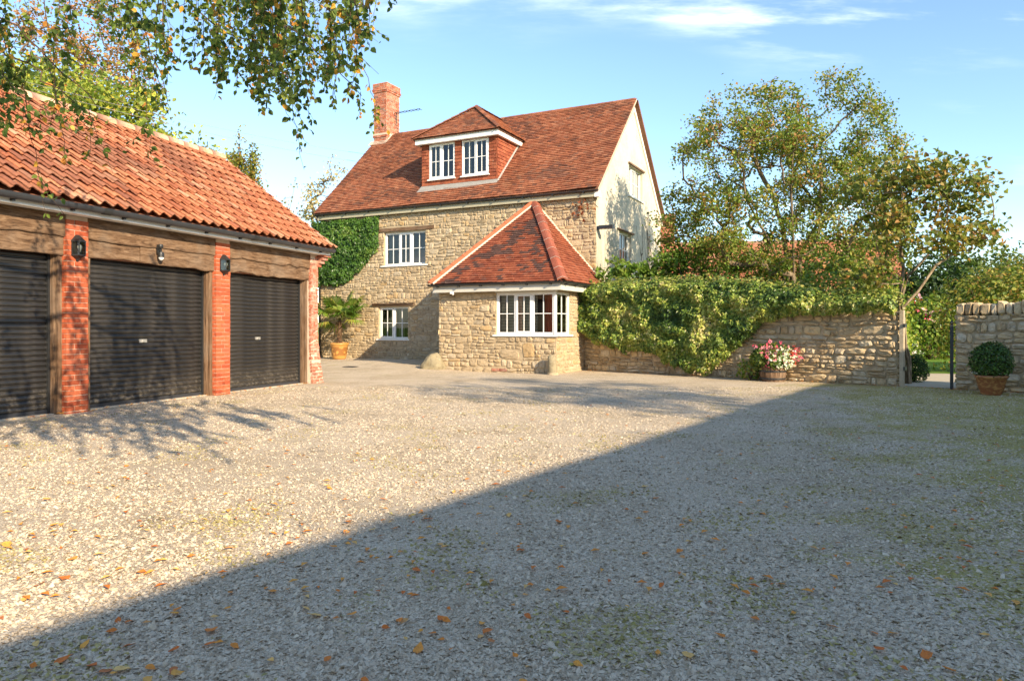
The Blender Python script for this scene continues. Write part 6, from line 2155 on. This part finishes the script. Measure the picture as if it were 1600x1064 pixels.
# ================================================================== LOOSE STONES AND FALLEN LEAVES
def chips(n, ymin, ymax, pw):
    Y = ymin + (ymax - ymin) * rng.uniform(0, 1, n) ** pw
    X = rng.uniform(-1, 1, n) * (.74 * Y + .9)
    return X, Y


nc = 190000
X, Y = chips(nc, 2.2, 15.0, 1.5)
pn = np.array([mnoise.noise(Vector((x * .7, y * .7, 9))) + .6 * mnoise.noise(Vector((x * 2.6, y * 2.6, 4))) for x, y in zip(X, Y)])
keep = ((X - GO.x) * GX.x + (Y - GO.y) * GX.y > 0.12) & (rng.random(nc) < np.clip(.8 + pn * .7, .40, 1))
X, Y = X[keep], Y[keep]; nc = len(X)
s = rng.uniform(.0050, .0120, nc) * (1 + .5 * rng.random(nc) ** 3)
oct_ = np.array([(1, 0, 0), (.1, 1, 0), (-1, .1, 0), (0, -1, 0), (.15, .1, .8), (0, 0, -.6), (.6, .65, .35), (-.55, -.6, .4)])
OF = [(0, 6, 4), (6, 1, 4), (1, 2, 4), (2, 7, 4), (7, 3, 4), (3, 0, 4), (0, 1, 6), (2, 3, 7)]
Vb = np.tile(oct_, (nc, 1, 1)) * rng.uniform(.65, 1.3, (nc, 8, 1)) * rng.uniform(.55, 1.3, (nc, 1, 3)) * np.array((1, 1, .75))
a = rng.uniform(0, TAU, nc); ca, sa = np.cos(a)[:, None], np.sin(a)[:, None]
vx, vy = Vb[:, :, 0] * ca - Vb[:, :, 1] * sa, Vb[:, :, 0] * sa + Vb[:, :, 1] * ca
tl = rng.normal(size=(nc, 2)) * .35
vz = Vb[:, :, 2] + vx * tl[:, :1] + vy * tl[:, 1:]
V = np.stack([vx, vy, vz], axis=2) * s[:, None, None] + np.stack([X, Y, np.full(nc, .001)], axis=1)[:, None, :]
loops = (np.array(OF)[None] + (np.arange(nc) * 8)[:, None, None]).ravel()
mossy = np.array([max(0, mnoise.noise(Vector((x * 1.4 + 5, y * 1.4 + 2, 0))) * 1.2 + .42 * min(1, max(0, (x - .35 * y + 1.2) / 5.5)) - .16) for x, y in zip(X, Y)])
tn = np.stack([rng.random(nc), rng.random(nc), (rng.random(nc) < np.clip(mossy * 1.6, 0, .8)) * rng.uniform(.4, .9, nc)], axis=1)
link('loose_gravel', mesh_np('loose_gravel', V.reshape(-1, 3), loops, np.full(nc * 8, 3), np.repeat(tn, 8, axis=0), False, [M['chip']]), kind='stuff')

# fallen leaves: the ones that can be told apart are objects, the tiny far ones a litter


def fallen_mesh(seed):
    r = random.Random(seed); mb = MB(); k = 8
    V = [(0, 0, .004)]
    prof = [(0.02, .0), (.12, .24), (.34, .36), (.62, .25), (.86, .09), (1.0, 0)]
    up = r.uniform(.08, .32); cu = r.uniform(-.15, .22)
    mid = [(x - .5, 0, cu * (x - .5) ** 2) for x, w in prof]
    L_ = [(x - .5 + r.uniform(-.03, .03), w * r.uniform(.85, 1.1), up * w + cu * (x - .5) ** 2 + r.uniform(0, .05)) for x, w in prof]
    R_ = [(x - .5 + r.uniform(-.03, .03), -w * r.uniform(.85, 1.1), up * w * r.uniform(.2, 1.2) + cu * (x - .5) ** 2 + r.uniform(0, .05)) for x, w in prof]
    n = len(prof)
    F = []
    for i in range(n - 1):
        F += [(i, i + 1, n + i + 1, n + i), (2 * n + i, 2 * n + i + 1, i + 1, i)]
    mb.add(mid + L_ + R_, F, (r.random(), r.random(), 0))
    mb.tube([(-.5, 0, .0), (-.68, .04, .03)], .012, 4)
    return mb.mesh('fallen_leaf', M['fallen'])


FM = [fallen_mesh(i) for i in range(9)]
rl = random.Random(55)
cnt_l = 0
ltr = []
clusters = [(435, 950), (150, 860), (330, 935), (640, 930), (230, 1040), (800, 950), (990, 960), (1150, 970), (520, 830), (850, 760), (60, 900), (1230, 990), (400, 700), (200, 1010), (700, 1010)]
while cnt_l < 230:
    if rl.random() < .38:
        cx, cy = rl.choice(clusters); x, y = cx + rl.gauss(0, 60), cy + rl.gauss(0, 32)
    else:
        x = 1600 * rl.random() ** 1.25; y = 640 + 460 * rl.random() ** .75
    if y < 640 or y > 1100 or x < -40 or x > 1640: continue
    if x > 900 and rl.random() < .45: continue
    p = img(x, y)
    if (p - GO).dot(GX) < .4: continue
    s_ = rl.uniform(.024, .052) if rl.random() < .85 else rl.uniform(.052, .070)
    if y < 720: ltr.append((p, s_)); 
    o = link('fallen_leaf', FM[rl.randrange(9)], None, 'small orange or yellow autumn leaf lying loose on the gravel yard', 'fallen leaf', 'fallen leaves on the gravel')
    o.location = (p.x, p.y, gz(p.x, p.y) + .012)
    o.rotation_euler = (rl.gauss(0, .18), rl.gauss(0, .18), rl.uniform(0, TAU))
    o.scale = (s_, s_, s_)
    cnt_l += 1
mb = MB()
for _ in range(420):
    x, y = 1600 * rl.random(), 610 + 330 * rl.random() ** 1.3
    p = img(x, y)
    if (p - GO).dot(GX) < .4 or (p - WA).dot(WN) < .3: continue
    s_ = rl.uniform(.014, .036); a = rl.uniform(0, TAU); c, sn = math.cos(a) * s_, math.sin(a) * s_
    z = gz(p.x, p.y) + .014
    mb.add([(p.x - c, p.y - sn, z), (p.x + sn * .5, p.y - c * .5, z + .008), (p.x + c, p.y + sn, z + .002), (p.x - sn * .5, p.y + c * .5, z + .01)], [(0, 1, 2, 3)], (rl.random(), rl.random(), 0))
for _ in range(260):
    if rl.random() < .55:
        t_ = rl.uniform(-5.5, 2.6); o_ = abs(rl.gauss(0, .09)) - (.0 if -3.36 < t_ < -3.0 or -.37 < t_ < 0 else .10)
        p = gw(o_ + .02, t_, 0)
    else:
        a_ = rl.uniform(.2, WLEN + 4); p = ww(a_, abs(rl.gauss(0, .12)) + .05, 0)
    s_ = rl.uniform(.016, .036); a = rl.uniform(0, TAU); c, sn = math.cos(a) * s_, math.sin(a) * s_
    z = gz(p.x, p.y) + .02
    mb.add([(p.x - c, p.y - sn, z), (p.x + sn * .5, p.y - c * .5, z + .012), (p.x + c, p.y + sn, z + .002), (p.x - sn * .5, p.y + c * .5, z + .014)], [(0, 1, 2, 3)], (rl.random(), rl.random(), 0))
mb.build('leaf_litter', M['fallen'], None, kind='stuff')
